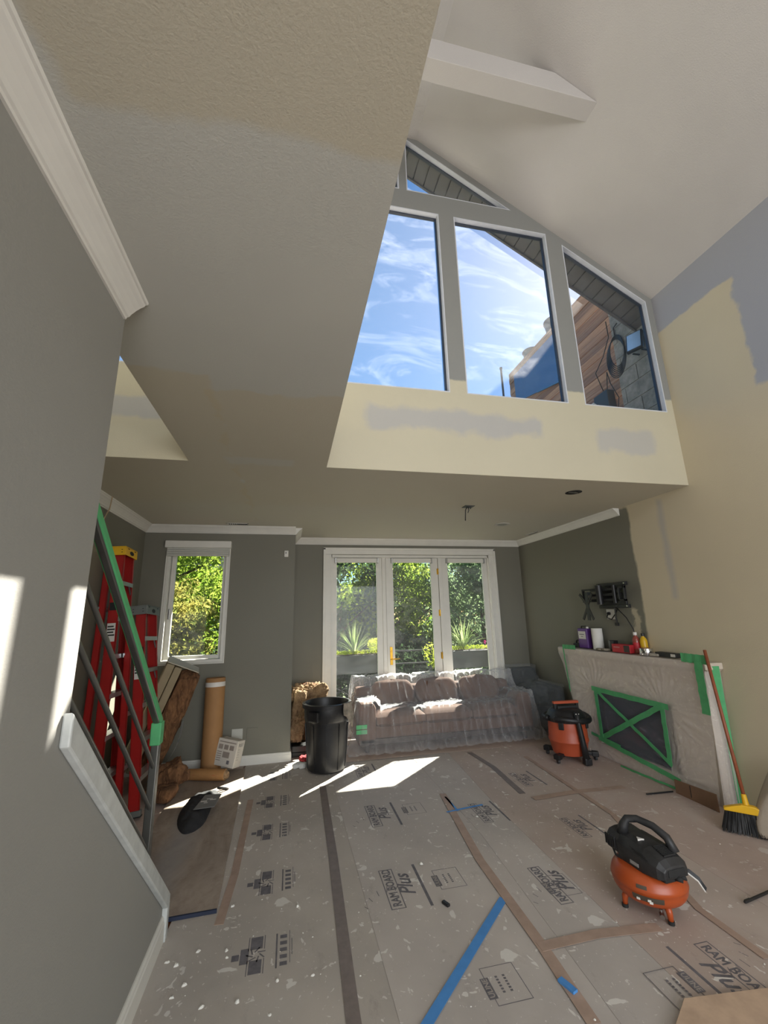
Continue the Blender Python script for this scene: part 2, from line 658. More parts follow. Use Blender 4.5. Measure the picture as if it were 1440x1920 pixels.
# ------------------------------------------------------------------ glass
def glass_mat(name, tint, haze, hz_scale=1.4, seed=0.0):
    t = NT(name)
    t.n.remove(t.bsdf)
    tr_ = t.n.new('ShaderNodeBsdfTransparent')
    tr_.inputs[0].default_value = (*tint, 1)
    gl = t.n.new('ShaderNodeBsdfGlossy')
    gl.inputs['Roughness'].default_value = 0.02
    df = t.n.new('ShaderNodeBsdfTranslucent')
    df.inputs[0].default_value = (0.9, 0.92, 0.95, 1)
    ge = t.n.new('ShaderNodeNewGeometry')
    dt = t.n.new('ShaderNodeVectorMath')
    dt.operation = 'DOT_PRODUCT'
    t.l.new(ge.outputs['Incoming'], dt.inputs[0])
    t.l.new(ge.outputs['True Normal'], dt.inputs[1])
    fc = t.math('SUBTRACT', 1.0, t.math('ABSOLUTE', dt.outputs['Value']))
    fr5 = t.math('ADD', t.math('MULTIPLY', t.math('POWER', fc, 5.0), 0.5), 0.012)
    m1 = t.n.new('ShaderNodeMixShader')
    m2 = t.n.new('ShaderNodeMixShader')
    n1 = t.noise(hz_scale, 6, 0.7, vec=t.mapping((1, 1, 2.5), (0, 0.5, 0), (seed, 0, 0)), dist=1.2)
    hz = t.ramp(n1, 0.5, 0.85, (haze * 0.25,) * 3, (haze,) * 3)
    t.l.new(hz, m1.inputs[0])
    t.l.new(tr_.outputs[0], m1.inputs[1])
    t.l.new(df.outputs[0], m1.inputs[2])
    t.l.new(fr5, m2.inputs[0])
    t.l.new(m1.outputs[0], m2.inputs[1])
    t.l.new(gl.outputs[0], m2.inputs[2])
    t.l.new(m2.outputs[0], t.out.inputs['Surface'])
    return t.m


M_glassG = glass_mat('dusty_gable_glass', (0.95, 0.96, 0.98), 0.08)
M_glassD = glass_mat('dusty_door_glass', (0.93, 0.96, 0.95), 0.014, 2.0, 3.0)
M_gframe = mat('dark_window_gasket', srgb(52, 58, 70), 0.4, var=0.1)
M_reveal = mat('white_reveal', srgb(198, 200, 206), 0.5, var=0.05)

# gable windows: reveal liner + gasket frame + pane
widx = 3
gl_y = YG + 0.055


def gwin(poly):
    """poly: list of (x,z) corners of one opening"""
    global widx
    w = bpy.data.objects.new('window_%d' % widx, None)
    widx += 1
    COL.objects.link(w)
    struct(w)
    cx = sum(p[0] for p in poly) / len(poly)
    cz = sum(p[1] for p in poly) / len(poly)

    def inset(d):
        # offset polygon inward
        n = len(poly)
        out = []
        for i in range(n):
            p0, p1, p2 = Vector(poly[i - 1]), Vector(poly[i]), Vector(poly[(i + 1) % n])
            e1, e2 = (p1 - p0).normalized(), (p2 - p1).normalized()
            n1, n2 = Vector((-e1.y, e1.x)), Vector((-e2.y, e2.x))
            c0 = Vector((cx, cz))
            if n1.dot(c0 - p1) < 0:
                n1 = -n1
            if n2.dot(c0 - p1) < 0:
                n2 = -n2
            den = 1 + n1.dot(n2)
            out.append(p1 + (n1 + n2) * (d / max(den, 0.2)))
        return out

    def ring(mb, outer, inner, ya, yb):
        n = len(outer)
        for i in range(n):
            j = (i + 1) % n
            q = [outer[i], outer[j], inner[j], inner[i]]
            mb.prism([(p[0], ya, p[1]) for p in q], (0, yb - ya, 0))
    P0, P1, P2 = inset(-0.002), inset(0.008), inset(0.022)
    a = MB()
    ring(a, P0, P1, YG - 0.001, YG + GT - 0.002)
    a.build('frame', M_reveal, w)
    a = MB()
    ring(a, P1, P2, gl_y - 0.012, gl_y + 0.015)
    a.build('gasket', M_gframe, w)
    a = MB()
    a.prism([(p[0], gl_y, p[1]) for p in P1], (0, 0.006, 0))
    a.build('pane', M_glassG, w)


for x0, x1, sl in panes:
    if x0 > 2.5 or x0 < -1:
        gwin([(x0, zs), (x1, zs), (x1, zopen(x1)), (x0, zopen(x0))])
    else:
        gwin([(x0, zs), (x1, zs), (x1, zt), (x0, zt)])
gwin([(1.0, zt2), (2.105 - 0.0, zt2), (1.0, zopen(1.0))])
gwin([(2 * XRIDGE - 1.0, zt2), (2 * XRIDGE - 2.105, zt2), (2 * XRIDGE - 1.0, zopen(1.0))])

# ------------------------------------------------------------------ left window (casement with roller blind)
win = bpy.data.objects.new('window_1', None)
COL.objects.link(win)
struct(win)
wf = MB()
o = 0.035
frame4(wf, W0 + 0.001, W1 - 0.001, WZ0 + 0.001, WZ1 - 0.001, o, o, o, o, YL - 0.004, YL + 0.13)
frame4(wf, W0 - 0.014, W1 + 0.014, WZ0 - 0.014, WZ1 + 0.01, 0.0145, 0.0145, 0.0145, 0.0145, YL - 0.012, YL - 0.0005)
wf.build('frame', M_trim, win, bev=0.003)
sf = MB()
a0, a1, c0, c1 = W0 + o + 0.006, W1 - o - 0.006, WZ0 + o + 0.006, WZ1 - o
frame4(sf, a0, a1, c0, c1, 0.05, 0.035, 0.04, 0.04, YL + 0.06, YL + 0.10)
sf.build('sash', M_trim, win, bev=0.004)
MB().box(a0 + 0.03, a1 - 0.02, YL + 0.078, YL + 0.084, c0 + 0.02, c1 - 0.02).build('pane', M_glassD, win)
M_steel = mat('brushed_steel', srgb(170, 170, 168), 0.3, 1.0, var=0.08)
MB().box(a0 + 0.012, a0 + 0.03, YL + 0.04, YL + 0.062, 1.62, 1.74).build('latch', M_steel, win, bev=0.003)
M_blind = mat('blind_fabric', srgb(188, 188, 180), 0.8, var=0.05)
bl = thing('roller_blind', 'white roller blind with raised grey fabric above the left window', 'blind', (-1.115, YL, 2.36))
m = MB(bl.location)
m.box(-1.493, -0.737, YL - 0.075, YL - 0.002, 2.46, 2.545)
m.build('cassette', M_trim, bl, bev=0.008)
m = MB(bl.location)
for k in range(4):
    m.box(-1.47, -0.76, YL - 0.055 + 0.004 * k, YL - 0.02 - 0.004 * k, 2.36 + 0.026 * k, 2.384 + 0.026 * k)
m.build('blind_fabric', M_blind, bl, bev=0.003)

# ------------------------------------------------------------------ glazed doors
dr = bpy.data.objects.new('door_1', None)
COL.objects.link(dr)
struct(dr)
m = MB()
yc = YB - 0.022
m.box(0.475, 0.575, yc, YB, 0, 2.505).box(3.095, 3.195, yc, YB, 0, 2.505).box(0.475, 3.195, yc, YB, 2.505, 2.59)
m.box(0.455, 0.49, YB - 0.034, YB, 0, 2.60).box(3.18, 3.215, YB - 0.034, YB, 0, 2.60).box(0.455, 3.215, YB - 0.034, YB, 2.57, 2.605)
m.build('casing', M_trim, dr, bev=0.005)
m = MB()
m.box(0.55, 0.59, YB, YB + 0.15, 0, 2.5).box(3.08, 3.12, YB, YB + 0.15, 0, 2.5).box(0.55, 3.12, YB, YB + 0.15, 2.46, 2.5).box(0.55, 3.12, YB + 0.02, YB + 0.15, -0.02, 0.03)
m.box(1.345, 1.40, YB + 0.02, YB + 0.13, 0, 2.5).box(2.25, 2.31, YB + 0.02, YB + 0.13, 0, 2.5)
m.build('jamb', M_trim, dr, bev=0.004)
for k, (x0, x1, gx0, gx1) in enumerate(((0.59, 1.345, 0.66, 1.26), (1.405, 2.245, 1.52, 2.13), (2.31, 3.08, 2.41, 3.0))):
    m = MB()
    ya, yb = YB + 0.035, YB + 0.08
    frame4(m, x0, x1, 0.03, 2.46, gx0 - x0, x1 - gx1, 0.23, 0.07, ya, yb)
    lf = m.build('door_leaf' if k == 1 else 'side_panel', M_trim, dr, bev=0.005)
    MB().box(gx0 - 0.01, gx1 + 0.01, YB + 0.055, YB + 0.061, 0.25, 2.40).build('pane', M_glassD, lf)
M_brass = mat('brass', srgb(190, 150, 60), 0.25, 1.0, var=0.15)
m = MB()
hx, hy = 1.462, YB + 0.035
m.box(hx - 0.02, hx + 0.02, hy - 0.008, hy, 0.90, 1.15)
m.cyl((hx, hy - 0.006, 0.98), (hx, hy - 0.05, 0.98), 0.011)
m.tube([(hx, hy - 0.05, 0.98), (hx + 0.05, hy - 0.056, 0.985), (hx + 0.09, hy - 0.05, 0.982), (hx + 0.115, hy - 0.045, 0.99)], [0.010, 0.009, 0.008, 0.007])
m.cyl((hx, hy - 0.006, 1.09), (hx, hy - 0.016, 1.09), 0.012)
h = m.build('handle', M_brass, dr, bev=0.002, smooth=True)
h['label'] = 'brass lever handle'
for z in (0.30, 1.00, 1.62, 2.25):
    m = MB()
    m.cyl((2.248, YB + 0.026, z - 0.05), (2.248, YB + 0.026, z + 0.05), 0.008)
    m.box(2.225, 2.247, YB + 0.030, YB + 0.034, z - 0.045, z + 0.045)
    m.build('hinge', M_brass, dr, smooth=True)
# shade brackets above each glass
for k, (gx0, gx1) in enumerate(((0.64, 1.28), (1.50, 2.14), (2.39, 3.02))):
    sh = thing('shade_blind', 'white roller shade cassette mounted over the %s glass of the doors' % ('left', 'middle', 'right')[k], 'shade', ((gx0 + gx1) / 2, YB + 0.03, 2.40), 0, 'shade cassettes above the door glass')
    m = MB(sh.location)
    m.box(gx0 + 0.01, gx1 - 0.01, YB - 0.006, YB + 0.034, 2.385, 2.45)
    m.build('cassette', M_trim, sh, bev=0.008)
    for x in (gx0 + 0.0, gx1 - 0.0):
        m = MB(sh.location)
        m.box(x - 0.010, x + 0.010, YB - 0.012, YB + 0.034, 2.375, 2.455)
        m.build('bracket', M_steel, sh, bev=0.003)

# ------------------------------------------------------------------ outdoors, upper level (seen through the gable windows)
M_soffit = mat('grey_soffit_panel', srgb(88, 84, 82), 0.6, var=0.1, vscale=5)
M_roof = mat('roof_membrane', srgb(120, 118, 112), 0.8)
roof = MB()
roof.box(XL - 0.3, XR + 2.4, YG + GT + 0.01, YB + 0.35, 3.0, 3.12)
struct(roof.build('flat_roof', M_roof))
sof = thing('roof_eave', 'dark grey panelled roof eave seen through the top of the gable windows', 'eave', (XRIDGE, 3.4, 6.2))
EO, EY = 0.06, 3.455
for sgn in (1, -1):
    n = 26
    L = XR + 0.25 - XRIDGE
    for k in range(n):
        xa_, xb_ = XRIDGE + L * k / n, XRIDGE + L * (k + 1) / n - 0.012
        q = []
        for x in (xa_, xb_):
            q.append((XRIDGE + sgn * (x - XRIDGE), zslope(x) - EO))
        m = MB(sof.location)
        up = 0.018 if k % 2 else 0.012
        m.prism([(q[0][0], YG + 0.10, q[0][1]), (q[1][0], YG + 0.10, q[1][1]), (q[1][0], YG + 0.10, q[1][1] + up), (q[0][0], YG + 0.10, q[0][1] + up)], (0, EY - YG - 0.10, 0))
        m.build('soffit_panel', M_soffit, sof)
m = MB(sof.location)
for sgn in (1, -1):
    a = (XRIDGE, zslope(XRIDGE))
    b_ = (XRIDGE + sgn * (XR + 0.3 - XRIDGE), zslope(XR + 0.3))
    m.prism([(a[0], YG + 0.11, a[1] - 0.035), (b_[0], YG + 0.11, b_[1] - 0.035), (b_[0], YG + 0.11, b_[1] + 0.25), (a[0], YG + 0.11, a[1] + 0.25)], (0, EY - YG - 0.11, 0))
    m.prism([(a[0], EY - 0.012, a[1] - 0.085), (b_[0], EY - 0.012, b_[1] - 0.085), (b_[0], EY - 0.012, b_[1] + 0.25), (a[0], EY - 0.012, a[1] + 0.25)], (0, 0.02, 0))
m.build('fascia', M_soffit, sof)

# block party wall
t = NT('concrete_block')
n1 = t.noise(9, 5, 0.7)
t.base(t.ramp(n1, 0.3, 0.75, srgb(112, 110, 106), srgb(166, 162, 154)))
t.set(Roughness=0.9)
t.bump(t.noise(60, 4, 0.7), 0.6, 0.01)
M_cmu = t.m
M_mortar = mat('mortar', srgb(150, 150, 142), 0.9)
cm = thing('block_wall', 'grey concrete block wall outside the right gable window', 'wall', (3.86, 3.5, 3.12))
m = MB(cm.location)
m.box(3.765, 4.0, 3.33, 3.80, 3.12, 6.2)
m.build('mortar', M_mortar, cm)
bh, bw = 0.2, 0.4
k = 0
for r in range(15):
    z = 3.13 + r * bh
    y = 3.34 - (0.2 if r % 2 else 0.0)
    while y < 3.79:
        ya, yb = max(y, 3.335), min(y + bw - 0.012, 3.797)
        if yb - ya > 0.03:
            MB(cm.location).box(3.755, 3.80, ya, yb, z, z + bh - 0.012).build('block', M_cmu, cm)
        y += bw
m = MB()
# timber screen wall along the deck
woods = []
for i, (c0_, c1_) in enumerate((((136, 96, 76), (184, 146, 120)), ((152, 110, 84), (202, 160, 130)), ((116, 84, 70), (162, 128, 108)))):
    t = NT('weathered_board_%d' % i)
    n1 = t.noise(7, 5, 0.65, vec=t.mapping((1, 0.12, 6)), dist=0.6)
    t.base(t.ramp(n1, 0.3, 0.7, srgb(*c0_), srgb(*c1_)))
    t.set(Roughness=0.75)
    t.bump(n1, 0.3, 0.01)
    woods.append(t.m)
fn = thing('timber_screen', 'weathered horizontal board screen wall on the roof deck outside', 'fence', (4.25, 5.4, 3.12))
z = 3.14
k = 0
while z < 6.26:
    h_ = 0.118 if k % 3 else 0.128
    top = min(z + h_ - 0.008, 6.29)
    MB(fn.location).box(4.2 + 0.006 * (k % 2), 4.235 + 0.006 * (k % 2), 3.82, 6.93, z, top).build('board', woods[k % 3], fn)
    z += h_
    k += 1
m = MB(fn.location)
for y in (4.0, 5.0, 6.0, 6.86):
    m.box(4.245, 4.33, y, y + 0.06, 3.12, 6.25)
m.build('post', woods[2], fn)
M_bluep = mat('blue_panel', srgb(78, 112, 160), 0.35, var=0.06)
bp_ = thing('privacy_screen', 'large flat blue panel leaning on the timber screen', 'panel', (4.17, 6.0, 5.2))
m = MB(bp_.location)
m.prism([(4.17, 6.70, 5.55), (4.17, 5.32, 5.55 - 0.33), (4.17, 5.32, 6.12), (4.17, 6.70, 6.12)], (0.025, 0, 0))
m.build('sheet', M_bluep, bp_)
m = MB(bp_.location)
m.bar((4.165, 6.0, 5.37), (4.165, 5.30, 5.20), 0.02, 0.02)
m.build('edge_strip', M_steel, bp_)
M_black = mat('black_plastic', (0.012, 0.012, 0.013), 0.45, var=0.3, vscale=9)
M_dkgrey = mat('dark_grey_metal', srgb(70, 72, 74), 0.45, 0.4, var=0.1)
for i, (y, z, r, lab) in enumerate(((5.55, 6.34, 0.2, 'dark round bucket standing on top of the timber screen, nearer the window post'), (6.35, 6.33, 0.16, 'smaller grey bucket on top of the timber screen, further left'))):
    bk = thing('bucket', lab, 'bucket', (4.38, y, 6.24))
    m = MB(bk.location)
    m.lathe((4.38, y, 6.24), [(r * 0.8, 0), (r * 0.97, r * 1.2), (r * 1.03, r * 1.22), (r * 1.03, r * 1.32), (r * 0.93, r * 1.32), (r * 0.75, 0.03)], 24)
    m.build('shell', M_dkgrey if i == 0 else mat('grey_bucket', srgb(120, 120, 116), 0.5), bk, smooth=True)
    m = MB(bk.location)
    m.box(4.2, 4.56, y - 0.16, y + 0.16, 6.225, 6.24)
    m.build('shelf_board', woods[2], bk)
pl_ = thing('metal_pole', 'thin dark pole rising beyond the left end of the timber screen', 'pole', (4.32, 7.4, 3.12))
m = MB(pl_.location)
m.cyl((4.32, 7.4, -3.0), (4.32, 7.4, 6.72), 0.022)
m.cyl((4.32, 7.4, 6.72), (4.32, 7.4, 6.76), 0.03)
m.build('shaft', M_dkgrey, pl_, smooth=True)
# flood light, coiled cable, junction box
FP_ = onx(1190, 641, 3.66)
fl = thing('flood_light', 'square black flood light mounted high on the block wall', 'lamp', FP_)
M_lens = mat('flood_light_lens', srgb(150, 185, 225), 0.15, var=0.05)
rm = rot('Z', 24) @ rot('Y', 14)
m = MB(fl.location)
m.cbox(FP_, (0.04, 0.17, 0.25), rm)
m.build('housing', M_black, fl, bev=0.006)
m = MB(fl.location)
m.cbox(FP_ + rm @ Vector((-0.023, 0, 0.0)), (0.006, 0.14, 0.215), rm)
m.build('lens', M_lens, fl)
for dy, dz in ((-0.06, -0.13), (0.06, -0.11), (-0.06, 0.02)):
    m = MB(fl.location)
    m.bar(FP_ + Vector((0.01, dy, dz)), FP_ + Vector((0.095, dy, dz)), 0.018, 0.010)
    m.build('bracket', M_black, fl)
cb = MB()
for k in range(7):
    cy_, cz_ = 3.80 + 0.008 * k, 4.62 - 0.012 * k
    ra, rb = 0.11 + 0.006 * k, 0.20 + 0.008 * k
    cb.tube([(3.735 + 0.003 * k, cy_ - 0.06 + ra * math.cos(a * PI / 12), cz_ + rb * math.sin(a * PI / 12)) for a in range(25)], 0.006, 6)
cb.tube([(3.74, 3.74, 4.82), (3.7, 3.7, 4.9), (3.68, 3.62, 4.9)], 0.007, 6)
tag(cb.build('coiled_cable', M_black, smooth='all'), 'loops of black cable hanging on the block wall below the flood light', 'cable')
jb = thing('equipment_box', 'grey equipment box with white louvres on the lower timber screen', 'box', (4.12, 4.5, 4.2))
m = MB(jb.location)
m.box(4.08, 4.2, 4.36, 4.62, 4.05, 4.50)
m.build('housing', M_dkgrey, jb, bev=0.01)
m = MB(jb.location)
for k in range(7):
    m.cbox((4.07, 4.68, 4.08 + 0.05 * k), (0.08, 0.2, 0.022), rot('Y', 25))
m.build('louvre', M_trim, jb)
cb = MB()
cb.tube([(4.17, 4.45, 4.5), (4.12, 4.35, 4.75), (4.1, 4.3, 4.55), (4.12, 4.22, 4.3), (4.15, 4.3, 4.15), (4.15, 4.4, 4.12)], 0.006, 6)
cb.tube([(4.17, 4.5, 4.5), (4.12, 4.55, 4.85), (4.1, 4.35, 4.98), (4.0, 4.1, 5.1), (3.8, 3.9, 5.15)], 0.006, 6)
tag(cb.build('loose_cable', M_black, smooth='all'), 'loose dark cables looping above the equipment box', 'cable')

# ------------------------------------------------------------------ outdoors, garden level: balcony, planters, trees
struct(MB().box(-60, 60, YB + 1.0, 90, -3.3, -3.2).build('ground', mat('lawn', srgb(70, 82, 44), 0.9, var=0.3, vscale=0.6)))
struct(MB().box(0.1, 3.7, YB + 0.16, 7.3, -0.22, -0.02).build('balcony_floor', mat('balcony_slab', srgb(110, 108, 104), 0.8)))
M_iron = mat('black_iron', srgb(38, 38, 42), 0.4, 0.3)
rl = thing('balcony_railing', 'black iron balcony railing with crossed bars outside the doors', 'railing', (1.9, 7.22, -0.02))
m = MB(rl.location)
m.box(0.15, 3.65, 7.20, 7.24, 1.00, 1.025).box(0.15, 3.65, 7.20, 7.24, 0.80, 0.82).box(0.15, 3.65, 7.20, 7.24, 0.06, 0.085)
m.build('rail', M_iron, rl)
for x in (0.17, 1.48, 2.50, 3.62):
    MB(rl.location).box(x - 0.018, x + 0.018, 7.2, 7.24, -0.02, 1.02).build('post', M_iron, rl)
for xa_, xb_ in ((0.19, 1.46), (1.50, 2.48), (2.52, 3.60)):
    for za, zb in ((0.08, 0.80), (0.80, 0.08)):
        MB(rl.location).bar((xa_, 7.22, za), (xb_, 7.22, zb), 0.018, 0.012, up=(0, 1, 0)).build('cross_bar', M_iron, rl)
M_plant = mat('planter_slate', srgb(52, 55, 58), 0.6, var=0.15)
M_soil = mat('soil', srgb(50, 38, 28), 0.95)


def leafmat(name, c, c2, trans=0.45):
    t = NT(name)
    g_ = t.n.new('ShaderNodeObjectInfo')
    n1 = t.noise(3.0, 3, 0.6)
    col = t.ramp(n1, 0.35, 0.65, c, c2)
    t.n.remove(t.bsdf)
    d = t.n.new('ShaderNodeBsdfDiffuse')
    tl = t.n.new('ShaderNodeBsdfTranslucent')
    mxs = t.n.new('ShaderNodeMixShader')
    mxs.inputs[0].default_value = trans
    t.l.new(col, d.inputs[0])
    t.l.new(col, tl.inputs[0])
    t.l.new(d.outputs[0], mxs.inputs[1])
    t.l.new(tl.outputs[0], mxs.inputs[2])
    t.l.new(mxs.outputs[0], t.out.inputs['Surface'])
    return t.m


M_spike = leafmat('spike_leaf', srgb(120, 140, 84), srgb(160, 172, 120))
M_lime = leafmat('lime_leaf', srgb(140, 160, 50), srgb(190, 195, 90))
M_barkT = mat('bark', srgb(70, 58, 46), 0.9, bump=0.6, bscale=20)


def blade(mb, base, dirv, L, w, droop, n=6):
    d = Vector(dirv).normalized()
    side = d.cross(Vector((0, 0, 1)))
    if side.length < 0.05:
        side = Vector((1, 0, 0))
    side.normalize()
    p = Vector(base)
    vs, fs = [], []
    for i in range(n + 1):
        f_ = i / n
        ww = w * (1 - f_ ** 2.2) * (0.5 + 0.5 * min(1, f_ * 4)) + 0.0006
        vs += [p - side * ww, p + side * ww]
        d = (d + Vector((0, 0, -droop * f_ / n * 2))).normalized()
        p = p + d * (L / n)
    for i in range(n):
        fs.append((2 * i, 2 * i + 1, 2 * i + 3, 2 * i + 2))
    mb.add(vs, fs)


def leafball(mb, c, r, n, size, rng, zsq=1.0, shell=0.35):
    c = Vector(c)
    for _ in range(n):
        u = rng.uniform(-1, 1)
        a = rng.uniform(0, 2 * PI)
        rr = r * (rng.uniform(shell, 1.0) ** 0.6)
        q = math.sqrt(1 - u * u)
        p = c + Vector((q * math.cos(a) * rr, q * math.sin(a) * rr, u * rr * zsq))
        n1 = Vector((rng.gauss(0, 1), rng.gauss(0, 1), rng.gauss(0, 0.7))).normalized()
        n2 = n1.orthogonal().normalized()
        n2 = Matrix.Rotation(rng.uniform(0, 2 * PI), 3, n1) @ n2
        n3 = n1.cross(n2)
        s_ = size * rng.uniform(0.6, 1.3)
        mb.add([p - n2 * s_, p + n3 * s_ * 0.45 + n1 * s_ * 0.1, p + n2 * s_, p - n3 * s_ * 0.45 + n1 * s_ * 0.1], [(0, 1, 2, 3)])


for i, (x0, x1, zt_, px_) in enumerate(((0.60, 1.50, 1.0, 1.02), (2.62, 3.50, 1.0, 2.90))):
    lab = 'dark slate planter box hung on the balcony railing, %s door glass' % ('behind the left' if i == 0 else 'behind the right')
    pb = thing('planter_box', lab, 'planter', ((x0 + x1) / 2, 7.05, 0.74))
    m = MB(pb.location)
    m.prism([(x0, 6.95, 0.72), (x0, 7.17, 0.72), (x0, 7.19, zt_), (x0, 6.92, zt_)], (x1 - x0, 0, 0))
    m.build('box', M_plant, pb, bev=0.01)
    m = MB(pb.location)
    m.box(x0 + 0.02, x1 - 0.02, 6.94, 7.17, zt_, zt_ + 0.008)
    m.build('soil', M_soil, pb)
    rng = random.Random(11 + i)
    sp = MB()
    for k in range(46):
        a = rng.uniform(0, 2 * PI)
        el = rng.uniform(0.25, 1.45)
        blade(sp, (px_ + rng.uniform(-.02, .02), 7.05 + rng.uniform(-.02, .02), zt_ + 0.01), (math.cos(a) * math.cos(el), math.sin(a) * math.cos(el) * 0.6, math.sin(el) + 0.3), rng.uniform(0.38, 0.60), 0.011, 1.0 if el < 0.9 else 0.35)
    tag(sp.build('spike_plant', M_spike, fixn=False), 'spiky dracaena plant in the %s planter box' % ('left' if i == 0 else 'right'), 'plant')
    fo = MB()
    for k in range(9):
        xx = x0 + 0.06 + (x1 - x0 - 0.12) * k / 8
        leafball(fo, (xx, 7.04 + rng.uniform(-.04, .04), zt_ + 0.035), 0.06, 110, 0.014, rng, 0.7)
    if i == 0:
        leafball(fo, (1.36, 7.03, zt_ + 0.13), 0.13, 600, 0.017, rng, 0.9)
    tag(fo.build('trailing_plant', M_lime, fixn=False), 'low lime green foliage filling the %s planter box' % ('left' if i == 0 else 'right'), 'plant')
fw_ = MB()
for k in range(10):
    a = k * 2 * PI / 10
    blade(fw_, (3.27, 7.0, 1.12), (math.cos(a), -0.3, math.sin(a)), 0.035, 0.012, 0, 3)
fw_.cyl((3.27, 7.0, 1.008), (3.27, 7.0, 1.12), 0.003, n=6)
tag(fw_.build('flower', mat('magenta_petal', srgb(205, 60, 150), 0.6), fixn=False), 'small magenta flower in the right planter box', 'flower')
lf_ = MB()
rng = random.Random(5)
for k in range(6):
    blade(lf_, (2.34, 7.06, 0.72), (rng.uniform(-.5, .5), rng.uniform(-.2, .2), 1), 0.42, 0.02, 0.2)
leafball(lf_, (2.34, 7.06, 0.95), 0.16, 260, 0.02, rng, 1.4)
tag(lf_.build('potted_shrub', M_lime, fixn=False), 'small green shrub behind the right edge of the glazed door', 'plant')

TREEC = [
    (leafmat('tree_leaf_dark', srgb(46, 66, 42), srgb(88, 108, 74), 0.35),),
    (leafmat('tree_leaf_green', srgb(92, 122, 40), srgb(158, 172, 76), 0.6),),
    (leafmat('tree_leaf_grey_green', srgb(92, 114, 84), srgb(146, 164, 122), 0.5),),
    (leafmat('tree_leaf_yellow', srgb(100, 112, 58), srgb(170, 160, 86), 0.5),)]


def tree(name, label, x, y, r, zc, kind, seed, n=5200, size=0.075, zsq=1.15):
    rng = random.Random(seed)
    tr_ = thing(name, label, 'tree', (x, y, -3.2), 0, None)
    m = MB(tr_.location)
    m.tube([(x, y, -3.2), (x + 0.05, y, -1.5), (x - 0.05, y + 0.1, zc)], [0.2, 0.16, 0.05], 10)
    for k in range(9):
        a = rng.uniform(0, 2 * PI)
        z0_ = rng.uniform(-1.6, zc)
        m.tube([(x, y, z0_), (x + math.cos(a) * r * 0.4, y + math.sin(a) * r * 0.4, z0_ + 0.6), (x + math.cos(a) * r * 0.8, y + math.sin(a) * r * 0.8, z0_ + 1.1 + rng.uniform(0, .5))], [0.05, 0.035, 0.012], 6)
    m.build('trunk', M_barkT, tr_, smooth='all')
    lf = MB(tr_.location)
    clumps = 46
    for k in range(clumps):
        u, a = rng.uniform(-1, 1), rng.uniform(0, 2 * PI)
        q = math.sqrt(1 - u * u)
        rr = r * rng.uniform(0.35, 0.95)
        c = (x + q * math.cos(a) * rr, y + q * math.sin(a) * rr * 0.8, zc + u * rr * zsq)
        leafball(lf, c, r * rng.uniform(0.22, 0.36), n // clumps, size, rng, 0.7, 0.1)
    o_ = lf.build('foliage', TREEC[kind][0], tr_, fixn=False)
    o_['kind'] = 'stuff'


tree('tree', 'tall dark green tree behind the left glass of the doors', 0.7, 13.0, 2.6, 1.6, 0, 21, 15000, 0.085, 1.2)
tree('tree', 'yellow-green tree behind the middle glass of the doors', 3.4, 14.5, 2.1, 2.3, 1, 22, 12000, 0.08, 1.1)
tree('tree', 'grey-green tree behind the right glass of the doors', 6.6, 14.0, 2.8, 1.7, 2, 23, 15000, 0.085, 1.2)
tree('tree', 'yellowing leafy tree close outside the left window', -3.1, 10.6, 1.45, 1.2, 3, 24, 10000, 0.055, 1.0)
tree('tree', 'green tree higher up behind the yellowing tree outside the left window', -3.2, 13.2, 2.6, 3.0, 1, 25, 13000, 0.08, 1.0)
tree('tree', 'low dark tree filling the gap beneath the yellow-green tree outside the doors', 3.2, 12.0, 1.9, -0.3, 0, 26, 12000, 0.08, 1.0)
tree('tree', 'dark tree in the far row behind the middle of the doors', 2.0, 18.5, 3.2, 1.4, 0, 27, 14000, 0.11, 1.1)
tree('tree', 'dark tree in the far row behind the right of the doors', 8.5, 18.5, 3.4, 1.4, 0, 28, 14000, 0.11, 1.1)
tree('tree', 'dark tree in the far row behind the left window', -6.2, 17.5, 3.4, 1.2, 0, 29, 14000, 0.11, 1.1)

# brick house across the garden
bh_ = thing('brick_house', 'red brick house partly hidden by trees beyond the left window', 'house', (-4.5, 21.0, -3.2))
t = NT('red_brick')
brk = t.n.new('ShaderNodeTexBrick')
t.l.new(t.mapping((1, 1, 1), (PI / 2, 0, 0)), brk.inputs['Vector'])
brk.inputs['Color1'].default_value = (*srgb(120, 58, 44), 1)
brk.inputs['Color2'].default_value = (*srgb(96, 46, 38), 1)
brk.inputs['Mortar'].default_value = (*srgb(130, 120, 110), 1)
brk.inputs['Scale'].default_value = 4
t.l.new(brk.outputs[0], t.bsdf.inputs['Base Color'])
t.set(Roughness=0.9)
m = MB(bh_.location)
m.box(-8, -1.0, 20.8, 24, -3.2, 3.6)
m.build('wall', t.m, bh_)
m = MB(bh_.location)
m.prism([(-8.2, 20.6, 3.6), (-0.8, 20.6, 3.6), (-0.8, 22.4, 4.8), (-8.2, 22.4, 4.8)], (0, 0.1, 0.12))
m.build('roof', M_dkgrey, bh_)
for x in (-7, -4.7, -2.9):
    for z in (-1.2, 1.2):
        f_ = MB(bh_.location).box(x - 0.5, x + 0.5, 20.74, 20.82, z - 0.7, z + 0.7).build('window', M_trim, bh_)
        MB(bh_.location).box(x - 0.42, x + 0.42, 20.72, 20.745, z - 0.62, z + 0.62).build('pane', mat('dark_glass', (0.02, 0.03, 0.035), 0.1), f_)

